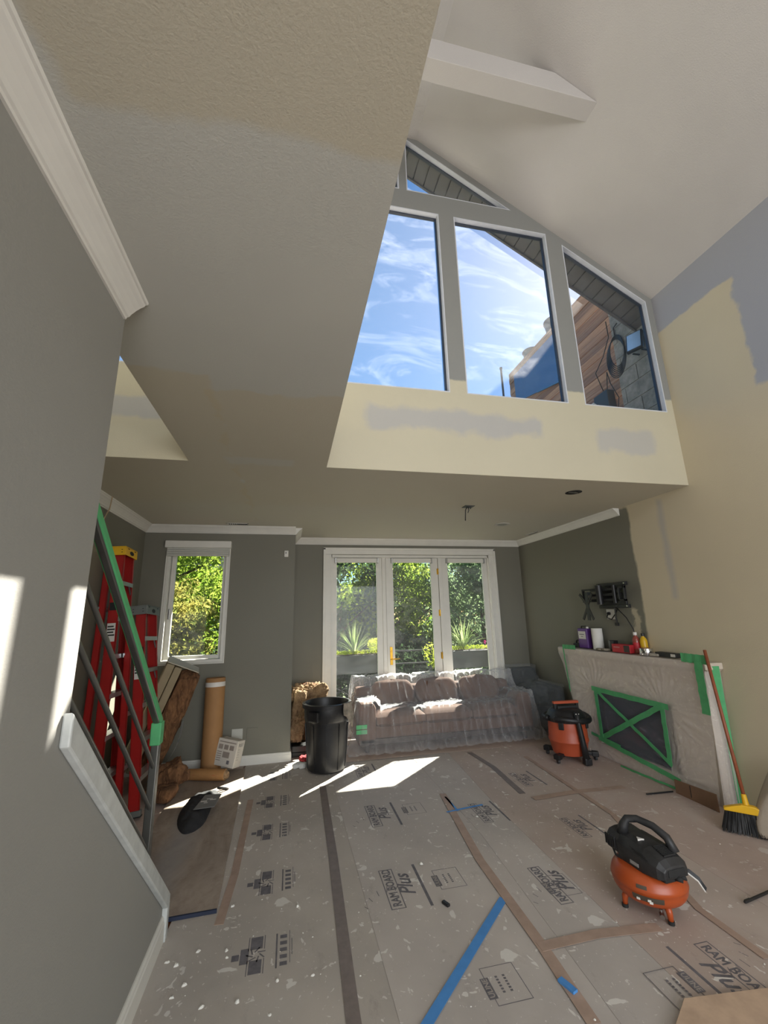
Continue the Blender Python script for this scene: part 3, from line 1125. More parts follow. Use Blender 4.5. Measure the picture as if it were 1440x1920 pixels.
# ------------------------------------------------------------------ floor protection paper
def paper(name, c, c2, splat=0.55):
    t = NT(name)
    n1 = t.noise(1.1, 4, 0.6)
    col = t.ramp(n1, 0.3, 0.7, c, c2)
    # scuffs
    n2 = t.noise(7, 6, 0.75, vec=t.mapping((1, 0.5, 1), (0, 0, 0.5)))
    col = t.mix(t.math('MULTIPLY', t.ramp(n2, 0.58, 0.75), 0.35), col, srgb(112, 98, 92))
    n3 = t.noise(2.1, 6, 0.7, dist=0.6)
    col = t.mix(t.math('MULTIPLY', t.ramp(n3, 0.5, 0.72), 0.35), col, srgb(190, 186, 180))
    # plaster splashes: irregular blobs, denser in places
    dens = t.ramp(t.noise(1.3, 3, 0.6, vec=t.mapping((1, 1, 1), (0, 0, 0), (5, 2, 0))), 0.35, 0.65)
    for sc, th, op in ((9.0, 0.665, 0.7), (24.0, 0.685, 0.6), (52.0, 0.70, 0.5)):
        nn = t.noise(sc, 3, 0.55, vec=t.mapping((1, 0.8, 1), (0, 0, sc * 0.13), (sc, 0, 0)), dist=0.5)
        th_n = t.math('SUBTRACT', th, t.math('MULTIPLY', dens, 0.035))
        k = t.math('DIVIDE', t.math('SUBTRACT', nn, th_n), 0.012, clamp=True)
        col = t.mix(t.math('MULTIPLY', k, op * splat * 1.95), col, srgb(224, 221, 214))
    t.base(col)
    t.set(Roughness=0.68)
    t.bump(t.noise(3, 5, 0.6), 0.25, 0.02)
    return t.m


PAPERS = [paper('protection_paper_a', srgb(166, 159, 151), srgb(188, 179, 169), 0.5),
          paper('protection_paper_b', srgb(170, 163, 157), srgb(192, 183, 175), 0.5),
          paper('protection_paper_c', srgb(168, 153, 143), srgb(190, 175, 164), 0.55),
          paper('protection_paper_d', srgb(170, 151, 140), srgb(188, 169, 158), 0.3)]
M_ink = mat('printed_ink', srgb(104, 101, 105), 0.7, var=0.25, vscale=25)
rng = random.Random(3)


def sheet(label, pts, z, m_, group=None):
    a = MB()
    a.prism([(x, y, z) for x, y in pts], (0, 0, 0.0016))
    o_ = thing('floor_paper', label, 'paper', (sum(p[0] for p in pts) / len(pts), sum(p[1] for p in pts) / len(pts), z))
    a.o = Vector(o_.location)
    a.v = [p - a.o for p in a.v]
    a.build('paper_sheet', m_, o_)
    return o_


fa = sheet('long strip of grey floor paper beside the stair wall and plywood', [(-0.60, 1.0), (0.50, 1.0), (0.47, 5.30), (0.43, 6.2), (-0.1, 5.49), (-0.44, 5.49), (-0.60, 2.86)], 0.0, PAPERS[0])
fb = sheet('strip of floor paper right of the dark tape seam, lit by the sun patch', [(0.49, 1.0), (1.30, 1.0), (1.46, 3.4), (1.44, 5.35), (0.455, 5.35)], 0.0018, PAPERS[1])
fc_ = sheet('middle strip of floor paper left of the air compressor', [(1.28, 1.0), (1.72, 1.0), (1.78, 3.7), (1.9, 5.4), (1.42, 5.4), (1.44, 3.4)], 0.0036, PAPERS[1])
fd = sheet('strip of floor paper under the air compressor', [(1.70, 1.0), (2.62, 1.0), (2.66, 5.4), (1.88, 5.4), (1.76, 3.7)], 0.0054, PAPERS[2])
fe = sheet('strip of brownish floor paper along the fireplace', [(2.60, 1.0), (3.64, 1.0), (3.64, 6.2), (2.64, 6.2)], 0.0072, PAPERS[3])
ff = sheet('floor paper running under the wrapped sofa', [(0.45, 5.25), (2.7, 5.25), (2.7, 6.2), (0.45, 6.2)], 0.0092, PAPERS[3])
ff2 = sheet('brown paper showing at the foot of the left wall beside the ladders', [(-1.72, 3.2), (-0.62, 3.2), (-0.46, 5.49), (-1.72, 5.49)], 0.0, PAPERS[3])


def prt(parent, name, fn, m_=M_ink):
    a = MB(parent.location)
    fn(a)
    o_ = a.build(name, m_, parent, fixn=False)
    return o_


def flat(mb, mtx, x0, y0, x1, y1, h=0.0):
    mb.add([mtx @ Vector((x, y, h)) for x, y in ((x0, y0), (x1, y0), (x1, y1), (x0, y1))], [(0, 1, 2, 3)])


def M4(o_, xd, yd, z):
    x, y = Vector((*xd, 0)), Vector((*yd, 0))
    m_ = Matrix((x, y, Vector((0, 0, 1)))).transposed().to_4x4()
    m_.translation = Vector((o_[0], o_[1], z))
    return m_


def outline(mb, mtx, x0, y0, x1, y1, w):
    flat(mb, mtx, x0, y0, x1, y0 + w)
    flat(mb, mtx, x0, y1 - w, x1, y1)
    flat(mb, mtx, x0, y0 + w, x0 + w, y1 - w)
    flat(mb, mtx, x1 - w, y0 + w, x1, y1 - w)


def logo(mb, mtx, s=1.0):
    """RAM BOARD Plus print, 0.38 m long"""
    L = 0.385 * s
    outline(mb, mtx, 0, 0, L, 0.088 * s, 0.006 * s)
    put_text(mb, 'RAM BOARD', 0.074 * s, mtx @ Matrix.Translation((0.02 * s, 0.018 * s, 0)), 0.003 * s, xs=0.86)
    put_text(mb, 'Plus', 0.13 * s, mtx @ Matrix.Translation((0.10 * s, -0.088 * s, 0.0002)), 0.004 * s, 0.35)
    flat(mb, mtx, -0.02 * s, -0.155 * s, 0.40 * s, -0.137 * s)
    # small scribbled emblem above
    for k in range(5):
        flat(mb, mtx @ Matrix.Rotation(0.3 * k - 0.5, 4, 'Z'), 0.13 * s + 0.01 * k * s, 0.10 * s + 0.008 * k * s, 0.20 * s, 0.104 * s + 0.008 * k * s)


def ubox(mb, mtx, s=1.0):
    W, H = 0.20 * s, 0.165 * s
    outline(mb, mtx, 0, 0, W, H, 0.0035 * s)
    flat(mb, mtx, 0.035 * s, H - 0.018 * s, 0.145 * s, H + 0.022 * s, 0.0002)
    for k in range(2):
        for q in range(6):
            flat(mb, mtx, (0.055 + 0.016 * q) * s, H * (0.62 - 0.22 * k), (0.065 + 0.016 * q) * s, H * (0.62 - 0.22 * k) + 0.012 * s)


def ubox_text(mb, mtx, s=1.0):
    put_text(mb, 'ULINE', 0.036 * s, mtx @ Matrix.Translation((0.042 * s, 0.165 * s - 0.010 * s, 0.0005)), 0.0012 * s)


M_prl = mat('print_knockout', srgb(160, 152, 144), 0.7)
UP, DN, LF, RT = (0, 1), (0, -1), (-1, 0), (1, 0)
Z2, Z3, Z4 = 0.0038, 0.0056, 0.0074
for (par, o_, xd, yd, z, s_) in ((fb, (0.690, 2.76), UP, LF, Z2, 1.0), (fb, (0.76, 3.72), UP, LF, Z2, 1.0), (fc_, (1.62, 2.56), UP, LF, Z3 - 0.0002, 0.95), (fc_, (1.62, 3.55), UP, LF, Z3 - 0.0002, 0.9), (fd, (1.981, 2.145), DN, RT, Z4 - 0.0002, 0.93), (fb, (0.80, 4.78), UP, LF, Z2, 0.9), (fd, (2.2, 3.15), UP, LF, Z4 - 0.0002, 0.8), (fd, (2.3, 4.1), UP, LF, Z4 - 0.0002, 0.9)):
    prt(par, 'printed_lettering', lambda a, o_=o_, xd=xd, yd=yd, z=z, s_=s_: logo(a, M4(o_, xd, yd, z), s_))
for (par, o_, xd, yd, z) in ((fb, (1.068, 2.07), UP, LF, Z2), (fb, (1.10, 2.86), UP, LF, Z2), (fb, (1.16, 3.85), UP, LF, Z2), (fd, (1.607, 2.058), DN, RT, 0.0095), (fc_, (1.72, 2.62), UP, LF, Z3)):
    prt(par, 'printed_box', lambda a, o_=o_, xd=xd, yd=yd, z=z: ubox(a, M4(o_, xd, yd, z)))
    prt(par, 'printed_lettering', lambda a, o_=o_, xd=xd, yd=yd, z=z: ubox_text(a, M4(o_, xd, yd, z)), M_prl)


def plusmark(mb, mtx):
    flat(mb, mtx, -0.03, 0.035, 0.03, 0.12)
    flat(mb, mtx, -0.03, -0.12, 0.03, -0.035)
    flat(mb, mtx, -0.075, -0.05, -0.035, 0.05)
    flat(mb, mtx, -0.115, -0.02, -0.080, 0.02)
    for k in range(7):
        flat(mb, mtx @ Matrix.Rotation(k * 0.9, 4, 'Z'), 0.008, 0.012, 0.045, 0.019)
    for sx in (-0.04, 0.037):
        flat(mb, mtx, sx, 0.03, sx + 0.004, 0.125)
        flat(mb, mtx, sx, -0.125, sx + 0.004, -0.03)
    for k in range(5):
        flat(mb, mtx, 0.115, -0.10 + 0.045 * k, 0.150, -0.075 + 0.045 * k)
    flat(mb, mtx, 0.095, -0.11, 0.103, 0.12)
    flat(mb, mtx, 0.162, -0.09, 0.165, 0.13)
    flat(mb, mtx, 0.172, -0.04, 0.176, 0.07)


for x, y in ((-0.12, 2.62), (-0.10, 3.21), (-0.13, 3.87), (-0.135, 4.43), (-0.13, 5.07)):
    prt(fa, 'printed_mark', lambda a, x=x, y=y: plusmark(a, M4((x, y), RT, UP, 0.0019)))


def tape(name, label, pts, w, m_, z, cat='tape', th=0.0012, parent=None):
    a = MB()
    vs = []
    P = [Vector((*p, 0)) for p in pts]
    for i, p in enumerate(P):
        d = (P[min(i + 1, len(P) - 1)] - P[max(i - 1, 0)]).normalized()
        n_ = Vector((-d.y, d.x, 0)) * (w / 2)
        vs += [p + n_ + Vector((0, 0, z)), p - n_ + Vector((0, 0, z)), p - n_ + Vector((0, 0, z + th)), p + n_ + Vector((0, 0, z + th))]
    fs = [(3, 2, 1, 0), (len(vs) - 4, len(vs) - 3, len(vs) - 2, len(vs) - 1)]
    for i in range(len(P) - 1):
        for k in range(4):
            fs.append((4 * i + k, 4 * i + (k + 1) % 4, 4 * i + 4 + (k + 1) % 4, 4 * i + 4 + k))
    a.add(vs, fs)
    o_ = a.build(name, m_)
    return tag(o_, label, cat)


M_tdark = mat('dark_brown_tape', srgb(124, 113, 108), 0.5, var=0.12, vscale=20)
M_tbrown = mat('brown_paper_tape', srgb(166, 143, 128), 0.6, var=0.12, vscale=12)
M_blue = mat('blue_masking_tape', srgb(74, 138, 204), 0.6, var=0.06, vscale=20)
M_green = mat('green_masking_tape', srgb(78, 160, 104), 0.6, var=0.10, vscale=14)
xy = lambda px, py: tuple(onz(px, py))[:2]
tape('dark_seam_tape', 'long dark brown tape strip running from the trash can towards the camera', [(0.355, 4.66), (0.335, 3.4), (0.30, 2.2), (0.285, 1.2)], 0.062, M_tdark, 0.0035)
tape('dark_seam_tape', 'short dark tape strip on the paper in front of the sofa', [xy(880, 1412), xy(925, 1440), xy(980, 1490)], 0.06, M_tdark, 0.0085)
tape('brown_seam_tape', 'brown paper tape seam between the blue tape and the air compressor', [xy(830, 1490), xy(900, 1615), xy(1016, 1776), xy(1115, 1925)], 0.06, M_tbrown, 0.0078)
tape('brown_seam_tape', 'brown tape seam crossing in front of the air compressor', [xy(1012, 1780), xy(1120, 1755), xy(1237, 1742)], 0.06, M_tbrown, 0.0092)
tape('brown_seam_tape', 'brown tape seam running right of the air compressor to the bottom right', [xy(985, 1420), xy(1150, 1530), xy(1312, 1709), xy(1440, 1802)], 0.045, M_tbrown, 0.0105)
tape('brown_seam_tape', 'brown tape seam across the floor ahead of the vacuum', [xy(1000, 1500), xy(1080, 1487), xy(1170, 1478)], 0.07, M_tbrown, 0.0118)
tape('brown_seam_tape', 'brown tape along the right edge of the plywood board', [xy(470, 1500), xy(440, 1640), xy(410, 1735)], 0.05, M_tbrown, 0.0019)
tape('blue_tape', 'long diagonal strip of bright blue tape on the floor in the foreground', [(1.25, 2.69), (0.90, 2.36), (0.55, 2.03), (0.3, 1.8)], 0.045, M_blue, 0.0075)
tape('blue_tape', 'thin strip of blue tape slanting across the floor near the middle', [xy(835, 1496), xy(858, 1522)], 0.02, M_blue, 0.0078)
tape('blue_tape', 'thin strip of blue tape lying nearly crosswise in the middle of the floor', [xy(838, 1525), xy(870, 1518), xy(905, 1511)], 0.018, M_blue, 0.0095)
tape('blue_tape', 'crumpled scrap of blue tape near the bottom edge of the photo', [xy(1050, 1843), xy(1066, 1856), xy(1080, 1868)], 0.028, M_blue, 0.0095, th=0.01)
# crumbs of plaster
M_plas = mat('plaster_crumb', srgb(212, 210, 202), 0.9, var=0.06)
pc = MB()
rng = random.Random(9)
spots = [(313, 1806), (345, 1848), (322, 1872), (378, 1890), (424, 1784), (330, 1812), (372, 1785), (425, 1797), (558, 1700), (587, 1830), (435, 1700), (445, 1880), (790, 1623), (895, 1534), (520, 1840), (505, 1905)]
for k in range(130):
    if k < len(spots):
        p = onz(*spots[k])
        r = rng.uniform(0.008, 0.014)
    else:
        p = Vector((rng.uniform(-0.45, 3.3), rng.uniform(1.7, 5.0), 0))
        r = rng.uniform(0.0015, 0.0055)
    z = 0.0016 if p.x < 0.45 else 0.009
    vs = []
    a0_ = rng.uniform(0, 6)
    for q in range(6):
        a = a0_ + q * PI / 3
        rr = r * rng.uniform(0.6, 1.3)
        vs.append((p.x + math.cos(a) * rr, p.y + math.sin(a) * rr * 0.8, z))
    vs += [(p.x + (v[0] - p.x) * 0.6, p.y + (v[1] - p.y) * 0.6, z + r * rng.uniform(0.4, 0.8)) for v in vs]
    pc.add(vs, [tuple(range(5, -1, -1)), tuple(range(6, 12))] + [(q, (q + 1) % 6, 6 + (q + 1) % 6, 6 + q) for q in range(6)])
o_ = tag(pc.build('plaster_crumbs', M_plas), 'scattered white plaster crumbs on the floor paper', 'debris')
o_['kind'] = 'stuff'

# plywood sheets
t = NT('plywood_face')
n1 = t.noise(3.0, 6, 0.65, vec=t.mapping((1, 0.35, 1)), dist=1.5)
n2 = t.noise(11, 5, 0.7)
col = t.ramp(n1, 0.3, 0.7, srgb(132, 118, 106), srgb(170, 156, 142))
col = t.mix(t.math('MULTIPLY', t.ramp(n2, 0.5, 0.7), 0.4), col, srgb(112, 94, 84))
col = t.mix(t.math('MULTIPLY', t.region(t.pos()[0], -0.30, -0.12, t.pos()[1], -1.05, 0.4, 0.2, 0.12, 4.0), 0.5), col, srgb(150, 150, 152))
t.base(col)
t.set(Roughness=0.7)
t.bump(n2, 0.2, 0.01)
M_ply = t.m
M_navy = mat('navy_edge', srgb(30, 40, 62), 0.6)
ply = thing('plywood_sheet', 'long scuffed plywood board on the floor beside the stair wall', 'board', (-0.55, 4.1, 0.0035))
xf = Matrix.Translation((-0.36, 2.985, 0.0035)) @ Matrix.Rotation(math.radians(1.8), 4, 'Z')
m = MB()
m.xf = Matrix.Translation(-Vector(ply.location)) @ xf
m.box(-0.62, 0.0, 0.012, 2.36, 0, 0.017)
m.build('board', M_ply, ply)
m = MB()
m.xf = Matrix.Translation(-Vector(ply.location)) @ xf
m.box(-0.62, 0.0, 0.0, 0.011, 0, 0.018)
m.build('taped_edge', M_navy, ply)['label'] = 'dark navy front edge'
ps = thing('plywood_offcut', 'pale board in the bottom right corner of the photo', 'board', (1.9, 1.7, 0.0125))
m = MB(ps.location)
m.xf = None
m.prism([(*xy(1285, 1888), 0.0125), (*xy(1262, 1960), 0.0125), (2.3, 1.3, 0.0125), (2.35, 1.72, 0.0125), (*xy(1440, 1868), 0.0125)], (0, 0, 0.018))
m.build('board', mat('pale_board', srgb(186, 160, 136), 0.7, var=0.15, vscale=9), ps, bev=0.002)

# ------------------------------------------------------------------ ladders (folded step ladders, treads running along y)
M_redf = mat('red_fibreglass', srgb(158, 22, 18), 0.4, var=0.10, vscale=4)
M_alu = mat('aluminium', srgb(186, 188, 190), 0.32, 0.85, var=0.06)
M_yel = mat('yellow_plastic', srgb(226, 176, 26), 0.45, var=0.06)
M_gcap = mat('grey_cap_plastic', srgb(104, 108, 104), 0.5, var=0.1)
M_label = mat('white_sticker', srgb(214, 210, 204), 0.5, var=0.04)
M_rub = mat('black_rubber', (0.015, 0.015, 0.015), 0.8)


def ladder(label, foot, top, H, w0, w1, steps, capm, group=None):
    """foot / top: world positions of the near front rail's foot and of the cap corner above it"""
    foot, top = Vector(foot), Vector(top)
    root = thing('step_ladder', label, 'ladder', foot)
    up = (top - foot)
    L = up.length
    up.normalize()
    yv = Vector((0, 1, 0))
    yv = (yv - up * up.dot(yv)).normalized()
    xv = yv.cross(up).normalized()          # towards +x (climbing side)
    mtx = Matrix((xv, yv, up)).transposed().to_4x4()
    bld = lambda: MB((0, 0, 0), mtx)
    ins = (w0 - w1) / 2

    def rail(x0, dep, y, inset, zb, side):
        """C channel: web facing along y, flanges along x"""
        m = bld()
        a = Vector((x0, y, zb))
        b_ = Vector((x0 * 0.75, y + inset, L - 0.02))
        sgn = side
        for (dx0, dx1, dy0, dy1) in ((-dep / 2, dep / 2, 0, 0.005), (-dep / 2, -dep / 2 + 0.005, 0, 0.026), (dep / 2 - 0.005, dep / 2, 0, 0.026)):
            q = [(dx0, dy0 * sgn), (dx1, dy0 * sgn), (dx1, dy1 * sgn), (dx0, dy1 * sgn)]
            vs = [a + Vector((p[0], p[1], 0)) for p in q] + [b_ + Vector((p[0], p[1], 0)) for p in q]
            m.add(vs, [(3, 2, 1, 0), (4, 5, 6, 7)] + [(k, (k + 1) % 4, 4 + (k + 1) % 4, 4 + k) for k in range(4)])
        return m
    rail(0.0, 0.085, 0.0, ins, 0.03, 1).build('front_rail', M_redf, root)
    rail(0.0, 0.085, w0, -ins, 0.03, -1).build('front_rail', M_redf, root)
    rail(-0.135, 0.055, 0.03, ins, 0.05, 1).build('rear_rail', M_redf, root)
    rail(-0.135, 0.055, w0 - 0.03, -ins, 0.05, -1).build('rear_rail', M_redf, root)
    for k in range(steps):
        z = 0.30 * (k + 1) * (L / (0.30 * (steps + 1)))
        f_ = z / L
        ya, yb = ins * f_ + 0.004, w0 - ins * f_ - 0.004
        m = bld()
        m.box(-0.045, 0.045, ya, yb, z - 0.004, z)
        m.box(0.041, 0.045, ya, yb, z - 0.038, z - 0.004)
        m.box(-0.045, -0.041, ya, yb, z - 0.025, z - 0.004)
        st = m.build('tread', M_alu, root)
        m = bld()
        for y_, s_ in ((ya + 0.002, 1), (yb - 0.002, -1)):
            m.bar((0.03, y_, z - 0.11), (0.03, y_ + s_ * 0.075, z - 0.006), 0.012, 0.003)
        m.build('brace', M_alu, st)
    for z in (0.35, L * 0.45, L * 0.75):
        f_ = z / L
        m = bld()
        m.box(-0.145, -0.13, 0.03 + ins * f_, w0 - 0.03 - ins * f_, z - 0.018, z + 0.018)
        m.build('rear_crossbar', M_alu, root)
    m = bld()
    y0_, y1_ = ins - 0.025, w0 - ins + 0.025
    m.box(-0.15, 0.06, y0_, y1_, L - 0.012, L)
    m.box(0.055, 0.06, y0_, y1_, L - 0.085, L).box(-0.15, -0.145, y0_, y1_, L - 0.07, L)
    m.box(-0.145, 0.055, y0_, y0_ + 0.005, L - 0.085, L - 0.012).box(-0.145, 0.055, y1_ - 0.005, y1_, L - 0.085, L - 0.012)
    cap = m.build('top_cap', capm, root, bev=0.004)
    m = bld()
    for y_ in (y0_ + 0.05, y1_ - 0.09):
        m.box(0.060, 0.0615, y_, y_ + 0.04, L - 0.022, L - 0.015)
    for y_ in (0.03, 0.10):
        for z_ in (0.03, 0.055):
            m.box(-0.10 + y_ * 1.2, -0.088 + y_ * 1.2, y0_ - 0.001, y0_, L - z_ - 0.006, L - z_)
    m.build('rivet', M_rub, cap)
    m = bld()
    vs = [(0.0612, (y0_ + y1_) / 2 + 0.055 * math.cos(a * PI / 8), L - 0.05 + 0.02 * math.sin(a * PI / 8)) for a in range(16)]
    m.add([(p[0], p[1], p[2]) for p in vs], [tuple(range(16))])
    m.build('emblem', M_rub, cap, fixn=False)
    for y_, s_, q in ((0.0, 1, ins), (w0, -1, -ins)):
        m = bld()
        m.box(-0.05, 0.055, y_ - 0.012, y_ + 0.03 * s_ + 0.006, -0.0, 0.045)
        ft = m.build('foot', M_gcap, root, bev=0.004)
        m = bld()
        m.box(-0.052, 0.057, y_ - 0.013, y_ + 0.032 * s_ + 0.006, -0.006, 0.004)
        m.build('rubber_pad', M_rub, ft)
    for (z_, h_) in ((L * 0.62, 0.16), (L * 0.74, 0.07)):
        m = bld()
        f_ = z_ / L
        m.box(-0.034, 0.034, ins * f_ - 0.0022, ins * f_ - 0.0012, z_, z_ + h_)
        lb = m.build('label_sticker', M_label if h_ > 0.1 else M_rub, root)
        if h_ > 0.1:
            m = bld()
            for q in range(4):
                m.box(-0.03, 0.03 - 0.01 * (q % 2), ins * f_ - 0.0032, ins * f_ - 0.0023, z_ + 0.05 + 0.025 * q, z_ + 0.062 + 0.025 * q)
            m.build('label_print', M_rub, lb)
    return root


ladder('taller red step ladder with a yellow top cap leaning behind the stair railing', (-1.50, 4.22, 0.025), (-1.60, 4.30, 2.31), 2.3, 0.50, 0.26, 6, M_yel)
ladder('shorter red step ladder with a grey top cap, in front of the yellow-capped one', (-1.23, 4.36, 0.025), (-1.40, 4.44, 1.76), 1.75, 0.54, 0.36, 5, M_gcap)

# ------------------------------------------------------------------ stair railing
M_rail = mat('raw_steel', srgb(112, 112, 108), 0.35, 0.7, var=0.12)
rl = thing('stair_railing', 'grey metal stair railing with green tape along its top rail', 'railing', (-0.68, 2.7, 0.2))
xr_ = -0.685
SL = -0.842


def rz_(y, z0, y0_=1.622):
    return z0 + SL * (y - y0_)


ye = 2.70
m = MB(rl.location)
m.prism([(xr_ - 0.015, 1.40, rz_(1.40, 1.985)), (xr_ - 0.015, ye, rz_(ye, 1.985)), (xr_ - 0.015, ye, rz_(ye, 1.957)), (xr_ - 0.015, 1.40, rz_(1.40, 1.957))], (0.030, 0, 0))
m.build('top_rail', M_rail, rl, bev=0.006)
m = MB(rl.location)
m.prism([(xr_ - 0.021, 1.40, rz_(1.40, 2.012)), (xr_ - 0.021, ye + 0.01, rz_(ye + 0.01, 2.012)), (xr_ - 0.021, ye + 0.01, rz_(ye + 0.01, 1.966)), (xr_ - 0.021, 1.40, rz_(1.40, 1.966))], (0.042, 0, 0))
m.box(xr_ - 0.026, xr_ + 0.026, ye - 0.036, ye + 0.028, 0.97, rz_(ye, 1.99))
m.build('green_tape', M_green, rl, bev=0.005)['label'] = 'green tape wrapped over the top rail'
m = MB(rl.location)
m.box(xr_ - 0.02, xr_ + 0.02, ye - 0.03, ye + 0.02, 0.33, rz_(ye, 1.96))
m.build('post', M_rail, rl, bev=0.005)
m = MB(rl.location)
m.box(xr_ - 0.02, xr_ + 0.02, 1.49, 1.525, 1.30, rz_(1.5, 1.96))
m.build('post', M_rail, rl, bev=0.005)
for z0_ in (1.755, 1.565, 1.385):
    m = MB(rl.location)
    m.tube([(xr_, 1.49, rz_(1.49, z0_)), (xr_, 2.68, rz_(2.68, z0_))], 0.010, 10)
    m.build('bar', M_rail, rl, smooth=True)

# ------------------------------------------------------------------ trash can
tcn = thing('trash_can', 'black ribbed trash can standing left of the wrapped sofa', 'bin', (0.43, 5.12, 0.011))
M_can = mat('black_can_plastic', (0.014, 0.014, 0.015), 0.38, var=0.4, vscale=6, bump=0.15, bscale=20)
R0, R1, HC = 0.205, 0.250, 0.675
m = MB(tcn.location)
m.lathe(tcn.location, [(R0 - 0.02, 0), (R0, 0.015), (R0 + 0.02, 0.2), (R1 - 0.012, HC * 0.72), (R1 - 0.01, HC * 0.74), (R1 - 0.002, HC * 0.76), (R1 - 0.002, HC - 0.05), (R1 + 0.02, HC - 0.045), (R1 + 0.022, HC - 0.005), (R1 + 0.012, HC), (R1 - 0.008, HC), (R1 - 0.02, HC - 0.03), (R0 - 0.02, 0.03)], 48)
m.build('body', M_can, tcn, smooth=True)
for k in range(10):
    a = k * 2 * PI / 10 + 0.2
    m = MB(tcn.location)
    d = Vector((math.cos(a), math.sin(a), 0))
    m.bar(Vector(tcn.location) + d * (R0 + 0.004) + Vector((0, 0, 0.03)), Vector(tcn.location) + d * (R1 - 0.008) + Vector((0, 0, HC * 0.7)), 0.012, 0.012)
    m.build('rib', M_can, tcn)
for a in (0.95, PI + 0.95):
    m = MB(tcn.location)
    d = Vector((math.cos(a), math.sin(a), 0))
    c = Vector(tcn.location) + d * (R1 + 0.02)
    m.cbox(c + Vector((0, 0, HC - 0.11)), (0.05, 0.13, 0.10), Matrix.Rotation(a, 3, 'Z'))
    m.build('handle', M_can, tcn, bev=0.012)
# dusty rag over the rim
rg = MB()


def ragf(u, v):
    a = -1.02 + 0.55 * u
    tt = v
    if tt < 0.25:
        r = R1 - 0.03 + 0.076 * (tt / 0.25)
        z = HC + 0.012 - 0.06 * (1 - tt / 0.25) ** 2
    else:
        r = R1 + 0.046 + 0.006 * math.sin(u * 26) + 0.004 * math.sin(u * 9 + v * 7)
        z = HC + 0.012 - (tt - 0.25) * (0.16 + 0.20 * u ** 1.5)
    return Vector(tcn.location) + Vector((math.cos(a) * r, math.sin(a) * r, z))


rg.grid(ragf, 40, 22)
o_ = rg.build('rag', mat('dirty_rag', srgb(128, 120, 108), 0.95, var=0.35, vscale=20, bump=0.4), None, smooth='all')
so = o_.modifiers.new('thick', 'SOLIDIFY')
so.thickness = 0.004
tag(o_, 'dirty grey rag hanging over the rim of the black trash can', 'rag')


# ------------------------------------------------------------------ lumpy insulation
def lumpy(name, label, mtx, dims, m_, amp, sc, cat='insulation', n=(36, 36, 40), parent=None, seed=0.0, flatfaces=()):
    bm = bmesh.new()
    nx, ny, nz_ = n
    hx_, hy_, hz_ = dims[0] / 2, dims[1] / 2, dims[2] / 2
    vmap = {}

    def vert(i, j, k):
        if (i, j, k) not in vmap:
            p = Vector((-hx_ + dims[0] * i / nx, -hy_ + dims[1] * j / ny, -hz_ + dims[2] * k / nz_))
            # rounded
            q = Vector((p.x / hx_, p.y / hy_, p.z / hz_))
            fx = [a * math.sqrt(max(0, 1 - b_ * b_ * 0.18 - c * c * 0.18)) for a, b_, c in ((q.x, q.y, q.z), (q.y, q.x, q.z), (q.z, q.x, q.y))]
            p = Vector((fx[0] * hx_, fx[1] * hy_, fx[2] * hz_))
            nn = p.normalized()
            d = noise.fractal(p * sc + Vector((seed, seed, 0)), 1.0, 2.0, 4) * amp
            d += abs(noise.noise(p * sc * 0.45 + Vector((0, seed, 3)))) * amp * 1.2 - amp * 0.3
            d += noise.noise(p * sc * 3.1 + Vector((seed, 1, 2))) * amp * 0.55
            vmap[(i, j, k)] = bm.verts.new(mtx @ (p + Vector((nn.x, nn.y, nn.z)) * d))
        return vmap[(i, j, k)]
    for a in range(nx):
        for b_ in range(ny):
            for k in (0, nz_):
                bm.faces.new([vert(a, b_, k), vert(a + 1, b_, k), vert(a + 1, b_ + 1, k), vert(a, b_ + 1, k)])
    for a in range(nx):
        for c in range(nz_):
            for j in (0, ny):
                bm.faces.new([vert(a, j, c), vert(a + 1, j, c), vert(a + 1, j, c + 1), vert(a, j, c + 1)])
    for b_ in range(ny):
        for c in range(nz_):
            for i in (0, nx):
                bm.faces.new([vert(i, b_, c), vert(i, b_ + 1, c), vert(i, b_ + 1, c + 1), vert(i, b_, c + 1)])
    bmesh.ops.recalc_face_normals(bm, faces=bm.faces)
    me = bpy.data.meshes.new(name)
    bm.to_mesh(me)
    bm.free()
    me.shade_smooth()
    me.materials.append(m_)
    o_ = bpy.data.objects.new(name, me)
    COL.objects.link(o_)
    if parent is not None:
        o_.parent = parent
    elif label:
        tag(o_, label, cat)
    return o_


def fibre(name, a, b_, str_=(1, 1, 0.25)):
    t = NT(name)
    n1 = t.noise(22, 6, 0.75, vec=t.mapping(str_), dist=1.0)
    n2 = t.noise(5, 3, 0.6)
    c = t.ramp(n1, 0.32, 0.68, a, b_)
    t.base(t.mix(t.math('MULTIPLY', n2, 0.4), c, tuple(x * 0.7 for x in a)))
    t.set(Roughness=0.95)
    t.bump(n1, 1.0, 0.03)
    return t.m


M_fib = fibre('brown_fibreglass_wool', srgb(74, 44, 24), srgb(170, 124, 84))
M_fibl = fibre('tan_fibreglass_wool', srgb(120, 90, 62), srgb(198, 168, 130), (1, 1, 1))
M_kraft = mat('kraft_facing', srgb(150, 136, 108), 0.7, var=0.08, vscale=5, bump=0.2, bscale=10)
TX = lambda x, y, z, rx=0, ry=0, rz=0: Matrix.Translation((x, y, z)) @ Matrix.Rotation(math.radians(rz), 4, 'Z') @ Matrix.Rotation(math.radians(ry), 4, 'Y') @ Matrix.Rotation(math.radians(rx), 4, 'X')
